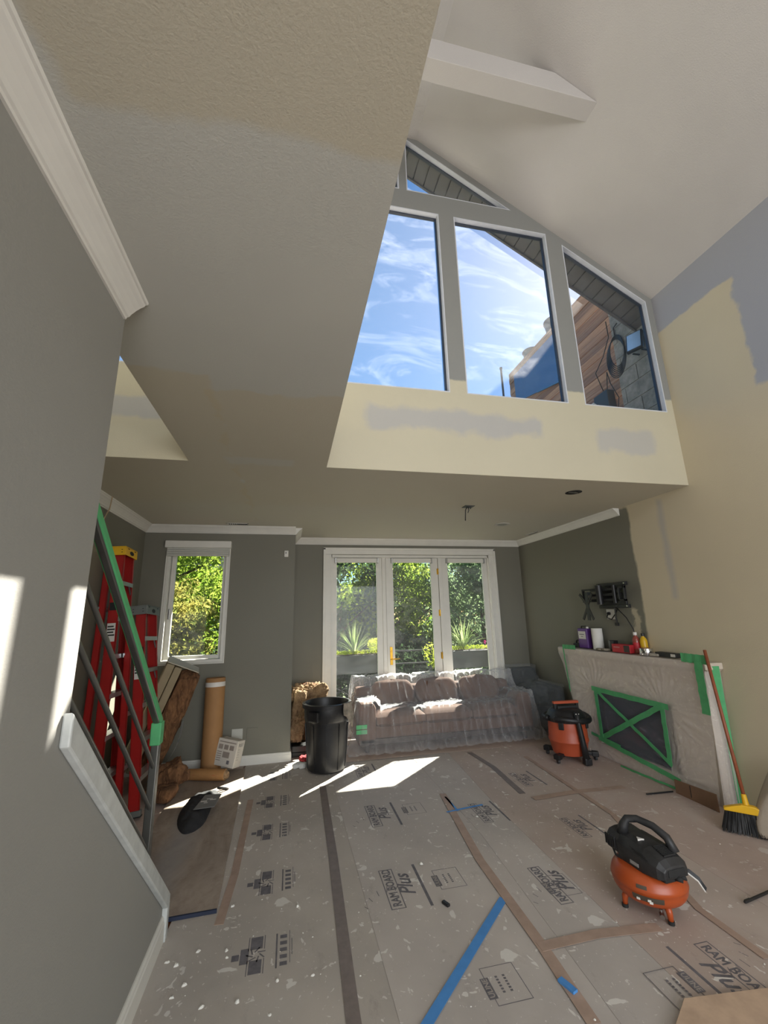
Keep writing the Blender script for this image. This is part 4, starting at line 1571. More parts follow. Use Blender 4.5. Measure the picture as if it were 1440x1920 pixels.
# leaning batt: wool slab with kraft paper facing
bt = thing('insulation_batt', 'leaning bundle of paper-faced brown insulation below the left window', 'insulation', (-1.3, 5.1, 0.02))
bt.location = (0, 0, 0)
MB0 = TX(-1.20, 5.16, 0.60, 8, 20, 14)
lumpy('wool', None, MB0, (0.22, 0.30, 1.06), M_fib, 0.022, 9, parent=bt, seed=2.0)
for k, (xa_, xb_) in enumerate(((-0.27, -0.19), (-0.185, -0.112))):
    m = MB((0, 0, 0), MB0)
    m.box(xa_, xb_, -0.155, 0.15, -0.50, 0.55 - 0.012 * k)
    m.build('kraft_facing', M_kraft, bt, bev=0.01)
m = MB((0, 0, 0), MB0)
m.prism([(-0.27, -0.15, 0.56), (0.06, -0.12, 0.535), (0.06, 0.10, 0.535), (-0.27, 0.12, 0.565)], (0, 0, 0.008))
m.build('paper_flap', mat('pale_kraft', srgb(186, 178, 158), 0.7), bt)
m = MB((0, 0, 0), MB0)
m.grid(lambda u, v: Vector((0.10 + 0.05 * math.sin(v * 3) + 0.02 * u, -0.14 + 0.10 * u, -0.45 + 0.5 * v)), 4, 10)
o_ = m.build('plastic_edge', mat('grey_plastic_edge', srgb(130, 134, 138), 0.3), bt, smooth='all')
lumpy('insulation_scrap', 'loose brown insulation scrap on the plywood at the foot of the leaning batt', TX(-1.10, 4.86, 0.16, 0, -25, 12), (0.34, 0.26, 0.22), M_fib, 0.04, 7, seed=5.0)
lumpy('insulation_scrap', 'flat brown insulation piece nearest the railing post', TX(-1.12, 4.68, 0.085, 0, 5, -8), (0.26, 0.20, 0.11), M_fib, 0.025, 8, seed=8.0, n=(18, 18, 12))
bb = thing('insulation_batt', 'folded tan insulation batt standing behind the trash can', 'insulation', (0, 0, 0))
lumpy('wool', None, TX(0.24, 5.84, 0.60, 0, 0, 3), (0.42, 0.24, 0.32), M_fibl, 0.06, 12, parent=bb, seed=11.0)
lumpy('wool', None, TX(0.13, 5.70, 0.44, 0, 6, 0), (0.16, 0.16, 0.62), M_fibl, 0.035, 9, parent=bb, seed=14.0)
lumpy('wool', None, TX(0.20, 5.90, 0.44, 0, 5, 0), (0.28, 0.14, 0.70), M_fib, 0.02, 9, parent=bb, seed=15.0)
bx = thing('black_box', 'black crate under the insulation batt behind the trash can', 'box', (0.18, 5.75, 0.0))
m = MB(bx.location)
m.box(0.06, 0.34, 5.62, 5.98, 0.0, 0.05).box(0.06, 0.34, 5.62, 5.98, 0.05, 0.12)
m.build('crate', M_black, bx, bev=0.008)
for nm, lab, px, py, c, sd in (('rag', 'crumpled red rag on the floor left of the trash can', 572, 1430, srgb(140, 40, 46), 1), ('paper_scrap', 'crumpled white paper on the floor left of the trash can', 562, 1442, srgb(200, 198, 192), 2)):
    p = onz(px, py)
    lumpy(nm, lab, TX(p.x, p.y + 0.03, 0.035 if sd == 1 else 0.03), (0.13, 0.09, 0.05), mat('crumpled_' + nm, c, 0.9), 0.02, 18, cat='scrap', n=(12, 12, 6), seed=sd * 3.3)

# cardboard tube
M_card = mat('brown_cardboard', srgb(156, 116, 74), 0.75, var=0.06, vscale=8)
ct = thing('paper_roll', 'tall brown roll of floor paper with a white band standing under the left window', 'roll', (-0.80, 5.36, 0.0))
m = MB(ct.location)
TP = Vector((-0.805, 5.38, 0.955))
BP = Vector((-0.79, 5.33, 0.004))
dd = (TP - BP)
m.tube([BP, BP + dd * 0.5, TP], 0.104, 36)
rol = m.build('roll', M_card, ct, smooth=True)
m = MB(ct.location)
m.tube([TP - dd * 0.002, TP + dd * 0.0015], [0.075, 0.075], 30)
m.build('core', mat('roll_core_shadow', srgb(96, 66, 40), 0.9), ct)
m = MB(ct.location)
m.tube([BP + dd * 0.915, BP + dd * 0.965], 0.1055, 36, caps=False)
m.build('paper_band', M_label, ct, smooth=True)['label'] = 'white paper band'
m = MB(ct.location)
m.tube([TP + dd * 0.001, TP + dd * 0.0100], [0.104, 0.100], 36, caps=False)
m.build('rim', M_card, ct, smooth=True)

# bag of compound (PLUS 3)
M_bag = mat('white_paper_bag', srgb(196, 190, 180), 0.7, var=0.06, vscale=7)
M_bagp = mat('grey_bag_print', srgb(140, 130, 122), 0.7)
cbg = thing('joint_compound_box', 'white printed carton reading PLUS 3 leaning on the wall below the outlet', 'box', (-0.60, 5.28, 0.06))
BX = TX(-0.60, 5.27, 0.215, 0, 7, -26) @ Matrix.Rotation(math.radians(-9), 4, 'X')
m = MB(cbg.location, BX)
m.box(-0.12, 0.12, -0.07, 0.07, -0.13, 0.13)
m.build('carton', M_bag, cbg, bev=0.006)
m = MB(cbg.location, BX)
for q in range(3):
    m.box(-0.10 + 0.066 * q, -0.05 + 0.066 * q, -0.0712, -0.0704, 0.03, 0.075)
m.box(-0.035, 0.045, -0.0712, -0.0704, -0.045, 0.01)
for q in range(5):
    m.box(-0.105, -0.05, -0.0712, -0.0704, 0.0 - 0.02 * q, 0.008 - 0.02 * q)
m.box(-0.10, 0.10, -0.0712, -0.0704, 0.095, 0.105)
m.build('printed_block', M_bagp, cbg)
m = MB(cbg.location, BX)
m.box(0.03, 0.06, -0.0712, -0.0704, -0.10, -0.065)
mt = BX @ Matrix.Translation((0.1215, -0.05, 0.07)) @ Matrix(((0, 0, 1, 0), (1, 0, 0, 0), (0, 1, 0, 0), (0, 0, 0, 1)))
m2 = MB(cbg.location)
put_text(m2, 'PLUS 3', 0.044, mt, 0.001, xs=0.72)
for q in range(5):
    put_text(m2, 'ooiooilo', 0.013, mt @ Matrix.Translation((0.0, -0.03 - 0.024 * q, 0)))
m2.build('printed_lettering', M_ink, cbg, fixn=False)
m.build('printed_square', M_ink, cbg)
# caulk / orange tube bag beneath
tb = thing('orange_packet', 'orange printed packet with a rolled end under the white carton', 'packet', (-0.78, 5.05, 0.02))
pa = Vector((-0.98, 5.14, 0.075))
pb_ = Vector((-0.60, 5.02, 0.075))
m = MB(tb.location)
m.xf = None
m.tube([pa, pa.lerp(pb_, 0.5), pb_], [0.05, 0.055, 0.052], 18)
M_org = mat('orange_packet_paper', srgb(160, 116, 70), 0.7, var=0.15, bump=0.3)
m.build('packet', M_org, tb, smooth=True)
m = MB(tb.location)
m.tube([pb_, pb_ + (pb_ - pa).normalized() * 0.03], [0.045, 0.030], 18)
m.build('end_wool', M_fibl, tb, smooth=True)
m = MB(tb.location)
nrm = Vector((0.25, -0.95, 0.2)).normalized()
for f0, f1, zz in ((0.12, 0.72, 0.0),):
    A_, B_ = pa.lerp(pb_, f0) + nrm * 0.0548, pa.lerp(pb_, f1) + nrm * 0.0568
    m.bar(A_, B_, 0.010, 0.002)
m.build('red_stripe', mat('red_print', srgb(170, 40, 30), 0.6), tb)

# black knee pad / bag
kb = thing('knee_pad_bag', 'black cloth bag with a grey printed patch lying on the plywood', 'bag', (-0.72, 4.5, 0.021))
pk = [onz(px, py, 0.03) for px, py in ((332, 1540), (345, 1562), (380, 1545), (400, 1505), (412, 1485), (375, 1488), (345, 1510))]
cen = sum(pk, Vector()) / len(pk)


def kbf(u, v):
    a = u * 2 * PI
    # polar interpolation of outline
    n_ = len(pk)
    f_ = u * n_
    i = int(f_) % n_
    fr_ = f_ - int(f_)
    p0, p1, p2, p3 = pk[i - 1], pk[i], pk[(i + 1) % n_], pk[(i + 2) % n_]
    e = 0.5 * ((2 * p1) + (p2 - p0) * fr_ + (2 * p0 - 5 * p1 + 4 * p2 - p3) * fr_ ** 2 + (3 * p1 - p0 - 3 * p2 + p3) * fr_ ** 3)
    if v < 0.12:
        r, z = 1.0, 0.022 + 0.0
    else:
        r = 1.0 - ((v - 0.12) / 0.88) ** 1.4
        z = 0.022 + 0.075 * (1 - r ** 3)
    p = cen + (e - cen) * r
    nz1 = noise.noise(Vector((p.x * 16, p.y * 16, 1))) * 0.018 * min(1, v * 3)
    return Vector((p.x, p.y, z + nz1 + 0.006 * math.sin(p.y * 60 + p.x * 30) * min(1, v * 2)))


m = MB(kb.location)
m.grid(kbf, 64, 24)
m.build('cloth', mat('black_cloth', (0.02, 0.02, 0.022), 0.85, var=0.3, bump=0.3), kb, smooth='all')
m = MB(kb.location)
q = [onz(px, py, 0.105) for px, py in ((362, 1518), (402, 1512), (416, 1488), (385, 1490))]
m.add([p for p in q] + [p - Vector((0, 0, 0.004)) for p in q], [(0, 1, 2, 3), (7, 6, 5, 4), (0, 4, 5, 1), (1, 5, 6, 2), (2, 6, 7, 3), (3, 7, 4, 0)])
pt_ = m.build('grey_patch', mat('grey_printed_patch', srgb(118, 118, 116), 0.6, var=0.15), kb, bev=0.002)
m = MB(kb.location)
c0_ = (q[0] + q[1] + q[2] + q[3]) / 4
for dx_, dy_, w_, h_ in ((-0.04, 0.0, 0.05, 0.018), (0.03, 0.02, 0.05, 0.012), (-0.02, -0.035, 0.03, 0.01), (0.0, 0.045, 0.05, 0.01)):
    m.box(c0_.x + dx_ - w_ / 2, c0_.x + dx_ + w_ / 2, c0_.y + dy_ - h_ / 2, c0_.y + dy_ + h_ / 2, 0.1052, 0.106)
m.build('white_print', M_label, pt_)
m = MB(kb.location)
p = onz(420, 1482, 0.03)
m.tube([p + Vector((-0.06, -0.01, 0.03)), p + Vector((0, 0.01, 0.02)), p + Vector((0.03, 0.03, 0.0)), p + Vector((0.0, 0.05, 0.0)), p + Vector((-0.05, 0.03, 0.01))], 0.010, 8)
m.build('strap', M_black, kb, smooth='all')

# ------------------------------------------------------------------ plastic-wrapped sofa and armchair
def film(name, dens=0.30, dens2=0.65, tint=(0.92, 0.93, 0.95), bstr=0.5, sc=9, streak=(1, 1, 1), rough=0.22):
    t = NT(name)
    t.n.remove(t.bsdf)
    tr_ = t.n.new('ShaderNodeBsdfTransparent')
    tr_.inputs[0].default_value = (0.97, 0.97, 0.98, 1)
    pb2 = t.n.new('ShaderNodeBsdfPrincipled')
    pb2.inputs['Base Color'].default_value = (*tint, 1)
    pb2.inputs['Roughness'].default_value = rough
    n1 = t.noise(sc, 5, 0.6, vec=t.mapping(streak), dist=1.3)
    bp2 = t.n.new('ShaderNodeBump')
    bp2.inputs['Strength'].default_value = bstr
    bp2.inputs['Distance'].default_value = 0.03
    t.l.new(n1, bp2.inputs['Height'])
    t.l.new(bp2.outputs[0], pb2.inputs['Normal'])
    mxs = t.n.new('ShaderNodeMixShader')
    lw = t.n.new('ShaderNodeLayerWeight')
    lw.inputs[0].default_value = 0.35
    a = t.math('MULTIPLY', lw.outputs['Facing'], dens2 - dens)
    b_ = t.math('ADD', a, dens)
    n2 = t.ramp(t.noise(sc * 2.3, 5, 0.7, vec=t.mapping(streak), dist=2.0), 0.55, 0.8)
    b_ = t.math('ADD', b_, t.math('MULTIPLY', n2, 0.22), clamp=True)
    t.l.new(b_, mxs.inputs[0])
    t.l.new(tr_.outputs[0], mxs.inputs[1])
    t.l.new(pb2.outputs[0], mxs.inputs[2])
    t.l.new(mxs.outputs[0], t.out.inputs['Surface'])
    return t.m


M_sofa = mat('brown_suede', srgb(86, 58, 42), 0.85, var=0.10, vscale=4, bump=0.2, bscale=80)
M_dwood = mat('dark_wood', srgb(48, 32, 24), 0.5)
sf_ = thing('sofa', 'brown three-seat sofa under clear plastic film in front of the doors', 'sofa', (2.0, 5.8, 0.011))
SX0, SX1 = 0.84, 3.16


def cushion(name, x0, x1, y0, y1, z0, z1, m_, par, puff=0.03):
    m = MB(par.location)
    n_ = 14

    def sup(a):
        return (1 - abs(2 * a - 1) ** 3.2)
    for s_ in (1, -1):
        cz = (z0 + z1) / 2
        hz_ = (z1 - z0) / 2
        m.grid(lambda u, v: Vector((x0 + (x1 - x0) * u, y0 + (y1 - y0) * v, cz + s_ * (hz_ * (0.55 + 0.45 * min(1, 3 * sup(u)) * min(1, 3 * sup(v))) + puff * sup(u) * sup(v)))), n_, n_)
    # sides
    for uv in (lambda a: (a, 0), lambda a: (1, a), lambda a: (1 - a, 1), lambda a: (0, 1 - a)):
        def side(u, v, uv=uv):
            a, b_ = uv(u)
            return Vector((x0 + (x1 - x0) * a, y0 + (y1 - y0) * b_, cz + (2 * v - 1) * hz_ * 0.55))
        m.grid(side, n_, 3)
    return m.build(name, m_, par, smooth='all')


m = MB(sf_.location)
m.box(SX0 + 0.05, SX1 - 0.05, 5.50, 6.15, 0.10, 0.30)
m.build('base', M_sofa, sf_, bev=0.02)
m = MB(sf_.location)
m.box(SX0 + 0.02, SX1 - 0.02, 5.47, 5.51, 0.10, 0.16)
m.build('apron', M_dwood, sf_, bev=0.004)
for x0, x1 in ((SX0, SX0 + 0.22), (SX1 - 0.22, SX1)):
    m = MB(sf_.location)
    m.prism([(x0, 5.47, 0.09), (x1, 5.47, 0.09), (x1 + 0.0, 5.47, 0.50), ((x0 + x1) / 2 + 0.08, 5.47, 0.565), ((x0 + x1) / 2 - 0.08, 5.47, 0.565), (x0, 5.47, 0.50)], (0, 0.70, 0))
    m.build('arm', M_sofa, sf_, bev=0.03)
    for y in (5.52, 6.08):
        m = MB(sf_.location)
        m.cyl(((x0 + x1) / 2, y, 0.0), ((x0 + x1) / 2, y, 0.10), 0.022, 0.03, 12)
        m.build('leg', M_dwood, sf_)
m = MB(sf_.location)
m.box(SX0 + 0.05, SX1 - 0.05, 6.00, 6.18, 0.15, 0.66)
m.build('back_frame', M_sofa, sf_, bev=0.03)
w_ = (SX1 - SX0 - 0.44) / 3
for k in range(3):
    x0 = SX0 + 0.22 + w_ * k
    cushion('seat_cushion', x0 + 0.004, x0 + w_ - 0.004, 5.46, 6.0, 0.29, 0.43, M_sofa, sf_, 0.025)
    m = MB((0, 0, 0), Matrix.Translation(-Vector(sf_.location)) @ Matrix.Translation((x0 + w_ / 2, 5.955, 0.575)) @ Matrix.Rotation(math.radians(-12), 4, 'X'))

    def bc(u, v):
        a = 2 * PI * u
        q = math.sin(PI * v) ** 0.22
        cx_ = math.copysign(abs(math.cos(a)) ** 0.45, math.cos(a))
        sy_ = math.copysign(abs(math.sin(a)) ** 0.75, math.sin(a))
        return Vector((cx_ * q * (w_ / 2 - 0.008), sy_ * q * 0.095, (v * 2 - 1) * 0.185 * (0.92 + 0.08 * abs(math.cos(a)))))
    m.grid(bc, 40, 16)
    m.build('back_cushion', M_sofa, sf_, smooth='all')

# armchair stacked with dark stuff in the corner
M_char = mat('charcoal_fabric', srgb(40, 44, 46), 0.85, var=0.25, vscale=8, bump=0.3)
ac = thing('armchair', 'dark charcoal armchair under plastic film in the right back corner', 'chair', (3.36, 5.75, 0.01))
m = MB(ac.location)
m.box(3.20, 3.60, 5.42, 6.10, 0.10, 0.40)
m.build('seat', M_char, ac, bev=0.04)
m = MB(ac.location)
m.prism([(3.20, 5.98, 0.3), (3.20, 6.16, 0.3), (3.20, 6.20, 0.80), (3.20, 6.05, 0.80)], (0.42, 0, 0))
m.build('backrest', M_char, ac, bev=0.04)
m = MB(ac.location)
m.box(3.50, 3.62, 5.40, 6.05, 0.10, 0.62)
m.build('arm', M_char, ac, bev=0.04)
for x in (3.24, 3.56):
    for y in (5.46, 6.06):
        m = MB(ac.location)
        m.cyl((x, y, 0.0), (x, y, 0.11), 0.02)
        m.build('leg', M_dwood, ac)
lumpy('blanket_bundle', 'dark bundled blanket on the armchair seat under the film', TX(3.36, 5.78, 0.50), (0.26, 0.44, 0.22), M_char, 0.03, 6, cat='blanket', seed=21, n=(16, 16, 12))


def drape(name, label, x0, x1, y0, y1, nx, ny, obst, m_, iters=120, floor_z=0.014, seed=0.0, wr=0.012, hem=None, sag=0.0015, smooth_edge=4):
    """membrane draped over a height function; tension between the high points, gathered folds on the skirts"""
    H = [[max(floor_z, obst(x0 + (x1 - x0) * i / (nx - 1), y0 + (y1 - y0) * j / (ny - 1))) for i in range(nx)] for j in range(ny)]
    O = [r[:] for r in H]
    dx_, dy_ = (x1 - x0) / (nx - 1), (y1 - y0) / (ny - 1)
    for it in range(iters):
        for j in range(1, ny - 1):
            Hj, Hu, Hd, Oj = H[j], H[j - 1], H[j + 1], O[j]
            for i in range(1, nx - 1):
                v = (Hj[i - 1] + Hj[i + 1] + Hu[i] + Hd[i]) * 0.25 - sag
                Hj[i] = v if v > Oj[i] else Oj[i]
        for j in range(ny):
            for i in (0, nx - 1):
                H[j][i] = floor_z
        for i in range(nx):
            H[0][i] = floor_z
    vs = []
    for j in range(ny):
        for i in range(nx):
            x, y = x0 + dx_ * i, y0 + dy_ * j
            h = H[j][i]
            gx = (H[j][min(i + 1, nx - 1)] - H[j][max(i - 1, 0)]) / (2 * dx_)
            gy = (H[min(j + 1, ny - 1)][i] - H[max(j - 1, 0)][i]) / (2 * dy_)
            st = min(1.0, math.hypot(gx, gy))
            p = Vector((x, y, 0))
            a1 = 1 - abs(noise.noise(Vector((x * 9 + y * 5 + seed, y * 2.2 - x * 1.3, seed)))) * 2
            a2 = 1 - abs(noise.noise(Vector((x * 17 - y * 9 + seed, y * 5 + x * 2.0, seed + 4)))) * 2
            d = (max(0, a1) ** 3 * 1.0 + max(0, a2) ** 3 * 0.55) * wr * (0.5 + 1.6 * st)
            # pleats running down steep skirts
            ph = math.sin(x * 46 + 3 * noise.noise(Vector((x * 3, y * 3, 1 + seed)))) if abs(gy) > abs(gx) else math.sin(y * 46 + 3 * noise.noise(Vector((x * 3, y * 3, 2 + seed))))
            off = 0.006 * ph * (0.5 + noise.noise(Vector((x * 2, y * 2, seed + 9)))) * st * min(1, max(0, (0.62 - h)) * 3)
            nv = Vector((-gx, -gy, 1)).normalized()
            vs.append(Vector((x, y, h + 0.006)) + nv * (d + max(-0.004, off)))
    fs = [(j * nx + i, j * nx + i + 1, (j + 1) * nx + i + 1, (j + 1) * nx + i) for j in range(ny - 1) for i in range(nx - 1)]
    me = bpy.data.meshes.new(name)
    me.from_pydata([tuple(v) for v in vs], [], fs)
    me.shade_smooth()
    me.materials.append(m_)
    o_ = bpy.data.objects.new(name, me)
    COL.objects.link(o_)
    tag(o_, label, 'plastic sheet')
    return o_


def sofa_h(x, y):
    z = 0
    if SX0 + 0.0 <= x <= SX1 and 5.46 <= y <= 6.2:
        z = 0.33
        if x < SX0 + 0.22 or x > SX1 - 0.22:
            z = 0.575
        elif y < 6.0:
            u = ((x - SX0 - 0.22) / w_) % 1
            z = 0.455 + 0.025 * (1 - abs(2 * u - 1) ** 4)
        if SX0 + 0.05 <= x <= SX1 - 0.05 and y > 5.86:
            u = ((x - SX0 - 0.22) / w_) % 1
            z = max(z, min(0.79, 0.60 + (y - 5.86) * 2.2) - 0.05 * abs(2 * u - 1) ** 6)
    return z


M_film = film('clear_drop_film', 0.10, 0.50, bstr=0.9, sc=6, streak=(1.6, 0.6, 0.8), rough=0.16)
drape('plastic_film', 'clear plastic film draped over the brown sofa', 0.70, 3.30, 5.33, 6.24, 150, 66, sofa_h, M_film, iters=170, floor_z=0.02, seed=1.0, wr=0.020)
def chair_h(x, y):
    z = 0
    if 3.19 <= x <= 3.63 and 5.40 <= y <= 6.2:
        z = 0.5
        if x > 3.49:
            z = 0.64
        if 3.24 < x < 3.48 and 5.56 < y < 6.0:
            z = 0.66
        if y > 6.03:
            z = 0.83
    return z


M_film2 = film('thin_drop_film', 0.05, 0.2, tint=(0.8, 0.84, 0.84), bstr=0.6, sc=5)
drape('plastic_film', 'clear plastic film draped over the dark armchair in the corner', 3.14, 3.61, 5.22, 6.24, 44, 70, chair_h, M_film2, iters=60, floor_z=0.02, seed=5.0)
for z in (0.30, 0.245):
    m = MB()
    m.box(0.80, 0.93, 5.395, 5.40, z, z + 0.045)
    tag(m.build('green_tape', M_green), 'green tape piece on the sofa film beside the trash can, %s of two' % ('upper' if z > 0.28 else 'lower'), 'tape')

# ------------------------------------------------------------------ fireplace
M_fp = mat('cream_fireplace_surround', srgb(196, 184, 168), 0.6, var=0.05, vscale=3)
fp = thing('fireplace', 'cream fireplace with a mantel shelf wrapped in film against the right wall', 'fireplace', (3.6, 4.15, 0.009))
FY0, FY1 = 3.22, 5.10
fx_ = 3.52
m = MB(fp.location)
m.box(fx_, XR - 0.002, FY0, 3.62, 0.0, 1.06).box(fx_, XR - 0.002, 4.66, FY1, 0, 1.06).box(fx_, XR - 0.002, 3.62, 4.66, 0.72, 1.06).box(fx_, XR - 0.002, 3.62, 4.66, 0.0, 0.13)
m.build('surround', M_fp, fp, bev=0.006)
m = MB(fp.location)
m.box(3.625, XR - 0.001, 3.62, 4.66, 0.13, 0.72)
m.build('firebox_back', M_black, fp)
m = MB(fp.location)
m.box(3.535, 3.543, 3.64, 4.64, 0.15, 0.70)
m.build('firebox_glass', mat('dark_fire_glass', srgb(26, 28, 36), 0.12, var=0.2), fp)
m = MB(fp.location)
m.box(3.47, XR - 0.002, 3.14, 5.20, 1.09, 1.145)
m.build('mantel_shelf', M_fp, fp, bev=0.006)
m = MB(fp.location)
m.prism([(3.52, 3.18, 1.06), (3.48, 3.14, 1.09), (3.65, 3.14, 1.09), (3.65, 3.18, 1.06)], (0, 2.0, 0))
m.build('mantel_moulding', M_fp, fp)

# plastic sheet over the front: from the shelf edge down to the floor
fs_ = thing('plastic_sheet', 'milky plastic sheet taped over the front of the fireplace', 'plastic sheet', (3.48, 4.15, 0.0))
fs_.location = (0, 0, 0)


def fpf(u, v):
    y = 3.14 + (5.19 - 3.14) * u
    # v 0 = over the mantel top, 1 = floor
    if v < 0.06:
        x, z = 3.455 + 0.10 * (1 - v / 0.06), 1.150
    elif v < 0.11:
        x, z = 3.452, 1.150 - 0.075 * (v - 0.06) / 0.05
    else:
        w = (v - 0.11) / 0.89
        z = 1.075 - (1.075 - 0.02 - (0.04 if u < 0.2 else 0.0)) * w
        # narrows towards the floor
        yc_ = 3.9
        x = 3.452 + 0.030 * min(1, w * 8) - 0.02 * w
        y = y + (0.09 * w if u < 0.5 else -0.30 * w) * abs(2 * u - 1)
    # tension wrinkles fanning from the corners of the firebox
    d = 0.0
    for (cy_, cz_) in ((4.60, 0.70), (3.66, 0.70), (4.62, 0.14), (3.64, 0.14)):
        r = math.hypot(y - cy_, z - cz_)
        a = math.atan2(z - cz_, y - cy_)
        d += 0.0045 * math.sin(a * 22 + cy_ * 7) * math.exp(-((r - 0.22) / 0.2) ** 2)
    d += noise.fractal(Vector((y * 4, z * 4, 2)), 1.0, 2.0, 3) * 0.008
    if v > 0.11:
        inside = 3.66 < y < 4.62 and 0.16 < z < 0.69
        d = d * (0.35 if inside else 1) + (0.012 if inside else 0)
    else:
        d *= 0.35
    return Vector((x - abs(d) * 0.9 if v > 0.11 else x - abs(d) * 0.5, y, z + (d * 0.3 if v < 0.06 else 0)))


M_fps = film('milky_drop_sheet', 0.34, 0.58, tint=(0.88, 0.80, 0.74), bstr=0.5, sc=4, rough=0.35)
m = MB()
m.grid(fpf, 150, 110)
inn = [all(3.655 < m.v[i].y < 4.635 and 0.15 < m.v[i].z < 0.70 for i in f) for f in m.f]
allf = m.f
m.f = [f for f, k in zip(allf, inn) if not k]
m.build('sheet', M_fps, fs_, smooth='all', fixn=False)
m.f = [f for f, k in zip(allf, inn) if k]
m.build('clear_panel', film('clear_firebox_film', 0.07, 0.25, tint=(0.7, 0.74, 0.86), bstr=0.3, sc=2.5, streak=(1, 0.5, 2.2)), fs_, smooth='all', fixn=False)['label'] = 'clear film over the dark firebox opening'


def gstrip(a, b_, w, label=None, x=3.44, nm='green_tape'):
    """green tape strip on the fireplace front between (y,z) points"""
    a, b_ = Vector((x, a[0], a[1])), Vector((x, b_[0], b_[1]))
    d = (b_ - a).normalized()
    n_ = Vector((0, -d.z, d.y)) * w / 2
    mm = MB()
    N = 14
    vs = []
    for i in range(N + 1):
        p = a.lerp(b_, i / N)
        wob = 0.003 * math.sin(i * 2.1 + a.y * 5)
        for q in (p + n_ + n_.normalized() * wob, p - n_ + n_.normalized() * wob * 0.5):
            vs.append(q + Vector((-0.003 + 0.002 * math.sin(i * 1.3), 0, 0)))
    vs2 = [v + Vector((0.0025, 0, 0)) for v in vs]
    nn = len(vs)
    fs = []
    for i in range(N):
        fs += [(2 * i, 2 * i + 1, 2 * i + 3, 2 * i + 2), (nn + 2 * i, nn + 2 * i + 2, nn + 2 * i + 3, nn + 2 * i + 1)]
        fs += [(2 * i, 2 * i + 2, nn + 2 * i + 2, nn + 2 * i), (2 * i + 1, nn + 2 * i + 1, nn + 2 * i + 3, 2 * i + 3)]
    mm.add(vs + vs2, fs)
    o_ = mm.build(nm, M_green, fs_)
    return o_


Pf = lambda px, py: tuple(onx(px, py, 3.44))[1:]
for (a, b_, w) in (((1110, 1290), (1254, 1326), 0.05), ((1116, 1288), (1130, 1382), 0.05), ((1242, 1326), (1258, 1432), 0.05), ((1124, 1383), (1278, 1466), 0.045),
                   ((1116, 1292), (1262, 1436), 0.035), ((1128, 1384), (1244, 1322), 0.05), ((1110, 1374), (1165, 1400), 0.03), ((1165, 1436), (1288, 1486), 0.02)):
    gstrip(Pf(*a), Pf(*b_), w, x=3.435)
gstrip(Pf(1054, 1212), Pf(1078, 1214), 0.05, x=3.447)
gstrip(Pf(1056, 1216), Pf(1070, 1296), 0.018, x=3.44)
gstrip(Pf(1276, 1232), Pf(1325, 1238), 0.075, x=3.444)
gstrip(Pf(1308, 1240), Pf(1326, 1340), 0.075, x=3.438)
# side strip down the return to the wall
m = MB()
m.prism([(3.53, 3.145, 1.12), (3.60, 3.13, 1.12), (3.655, 3.19, 0.6), (3.655, 3.20, 0.02), (3.60, 3.20, 0.02), (3.59, 3.18, 0.6)], (0, -0.003, 0))
m.build('green_tape', M_green, fs_)
m = MB()
m.grid(lambda u, v: Vector((3.47 + 0.18 * u, 3.155 + 0.05 * v + 0.01 * math.sin(u * 14), 1.08 - 1.05 * v)), 12, 12)
m.build('side_sheet', M_fps, fs_, smooth='all')
cbs = thing('cardboard_strip', 'low strip of brown cardboard standing along the near foot of the fireplace', 'cardboard', (3.46, 3.5, 0.009))
m = MB(cbs.location)
m.prism([(3.405, 3.20, 0.011), (3.405, 3.60, 0.011), (3.405, 3.60, 0.12), (3.405, 3.20, 0.14)], (0.006, 0, 0))
m.build('cardboard', mat('dull_cardboard', srgb(122, 94, 72), 0.8), cbs)
m = MB(cbs.location)
m.box(3.4035, 3.405, 3.44, 3.446, 0.03, 0.12)
m.build('slot', M_black, cbs)

# ------------------------------------------------------------------ things on the mantel
ZM = 1.156
YM = lambda px, x=3.57: onx(px, 1205, x).y
pc_ = thing('solvent_can', 'purple and white rectangular metal can with a handle on the mantel', 'can', (3.57, YM(1098), ZM))
cy_ = YM(1098)
m = MB(pc_.location)
m.box(3.535, 3.605, cy_ - 0.085, cy_ + 0.085, ZM, ZM + 0.235)
M_purp = mat('purple_print', srgb(92, 52, 128), 0.35, var=0.08)
m.build('body', M_purp, pc_, bev=0.012)
m = MB(pc_.location)
m.box(3.532, 3.5345, cy_ - 0.065, cy_ + 0.065, ZM + 0.11, ZM + 0.20)
lb = m.build('label_panel', M_label, pc_)
m = MB(pc_.location)
m.box(3.530, 3.532, cy_ - 0.04, cy_ + 0.045, ZM + 0.160, ZM + 0.168).box(3.530, 3.532, cy_ - 0.02, cy_ + 0.02, ZM + 0.135, ZM + 0.141)
m.build('label_print', M_ink, lb)
m = MB(pc_.location)
m.tube([(3.57, cy_ - 0.045, ZM + 0.235), (3.57, cy_ - 0.04, ZM + 0.262), (3.57, cy_ + 0.04, ZM + 0.262), (3.57, cy_ + 0.045, ZM + 0.235)], 0.006, 8)
m.build('handle', M_black, pc_, smooth='all')
m = MB(pc_.location)
m.cyl((3.57, cy_ - 0.065, ZM + 0.235), (3.57, cy_ - 0.065, ZM + 0.255), 0.016)
m.build('cap', M_label, pc_)
pt = thing('paper_towel_roll', 'white paper towel roll standing beside the purple can', 'paper roll', (3.57, YM(1119), ZM))
m = MB(pt.location)
y_ = YM(1121)
m.lathe((3.575, y_, ZM), [(0.058, 0), (0.060, 0.004), (0.060, 0.236), (0.058, 0.24), (0.022, 0.24), (0.022, 0.2)], 30)
m.build('roll', mat('white_paper', srgb(212, 210, 204), 0.8, var=0.03, bump=0.2), pt, smooth=True)
tp = thing('tape_dispenser', 'small black tape roll holder at the far end of the mantel', 'tape', (3.57, YM(1082), ZM))
y_ = YM(1083)
m = MB(tp.location)
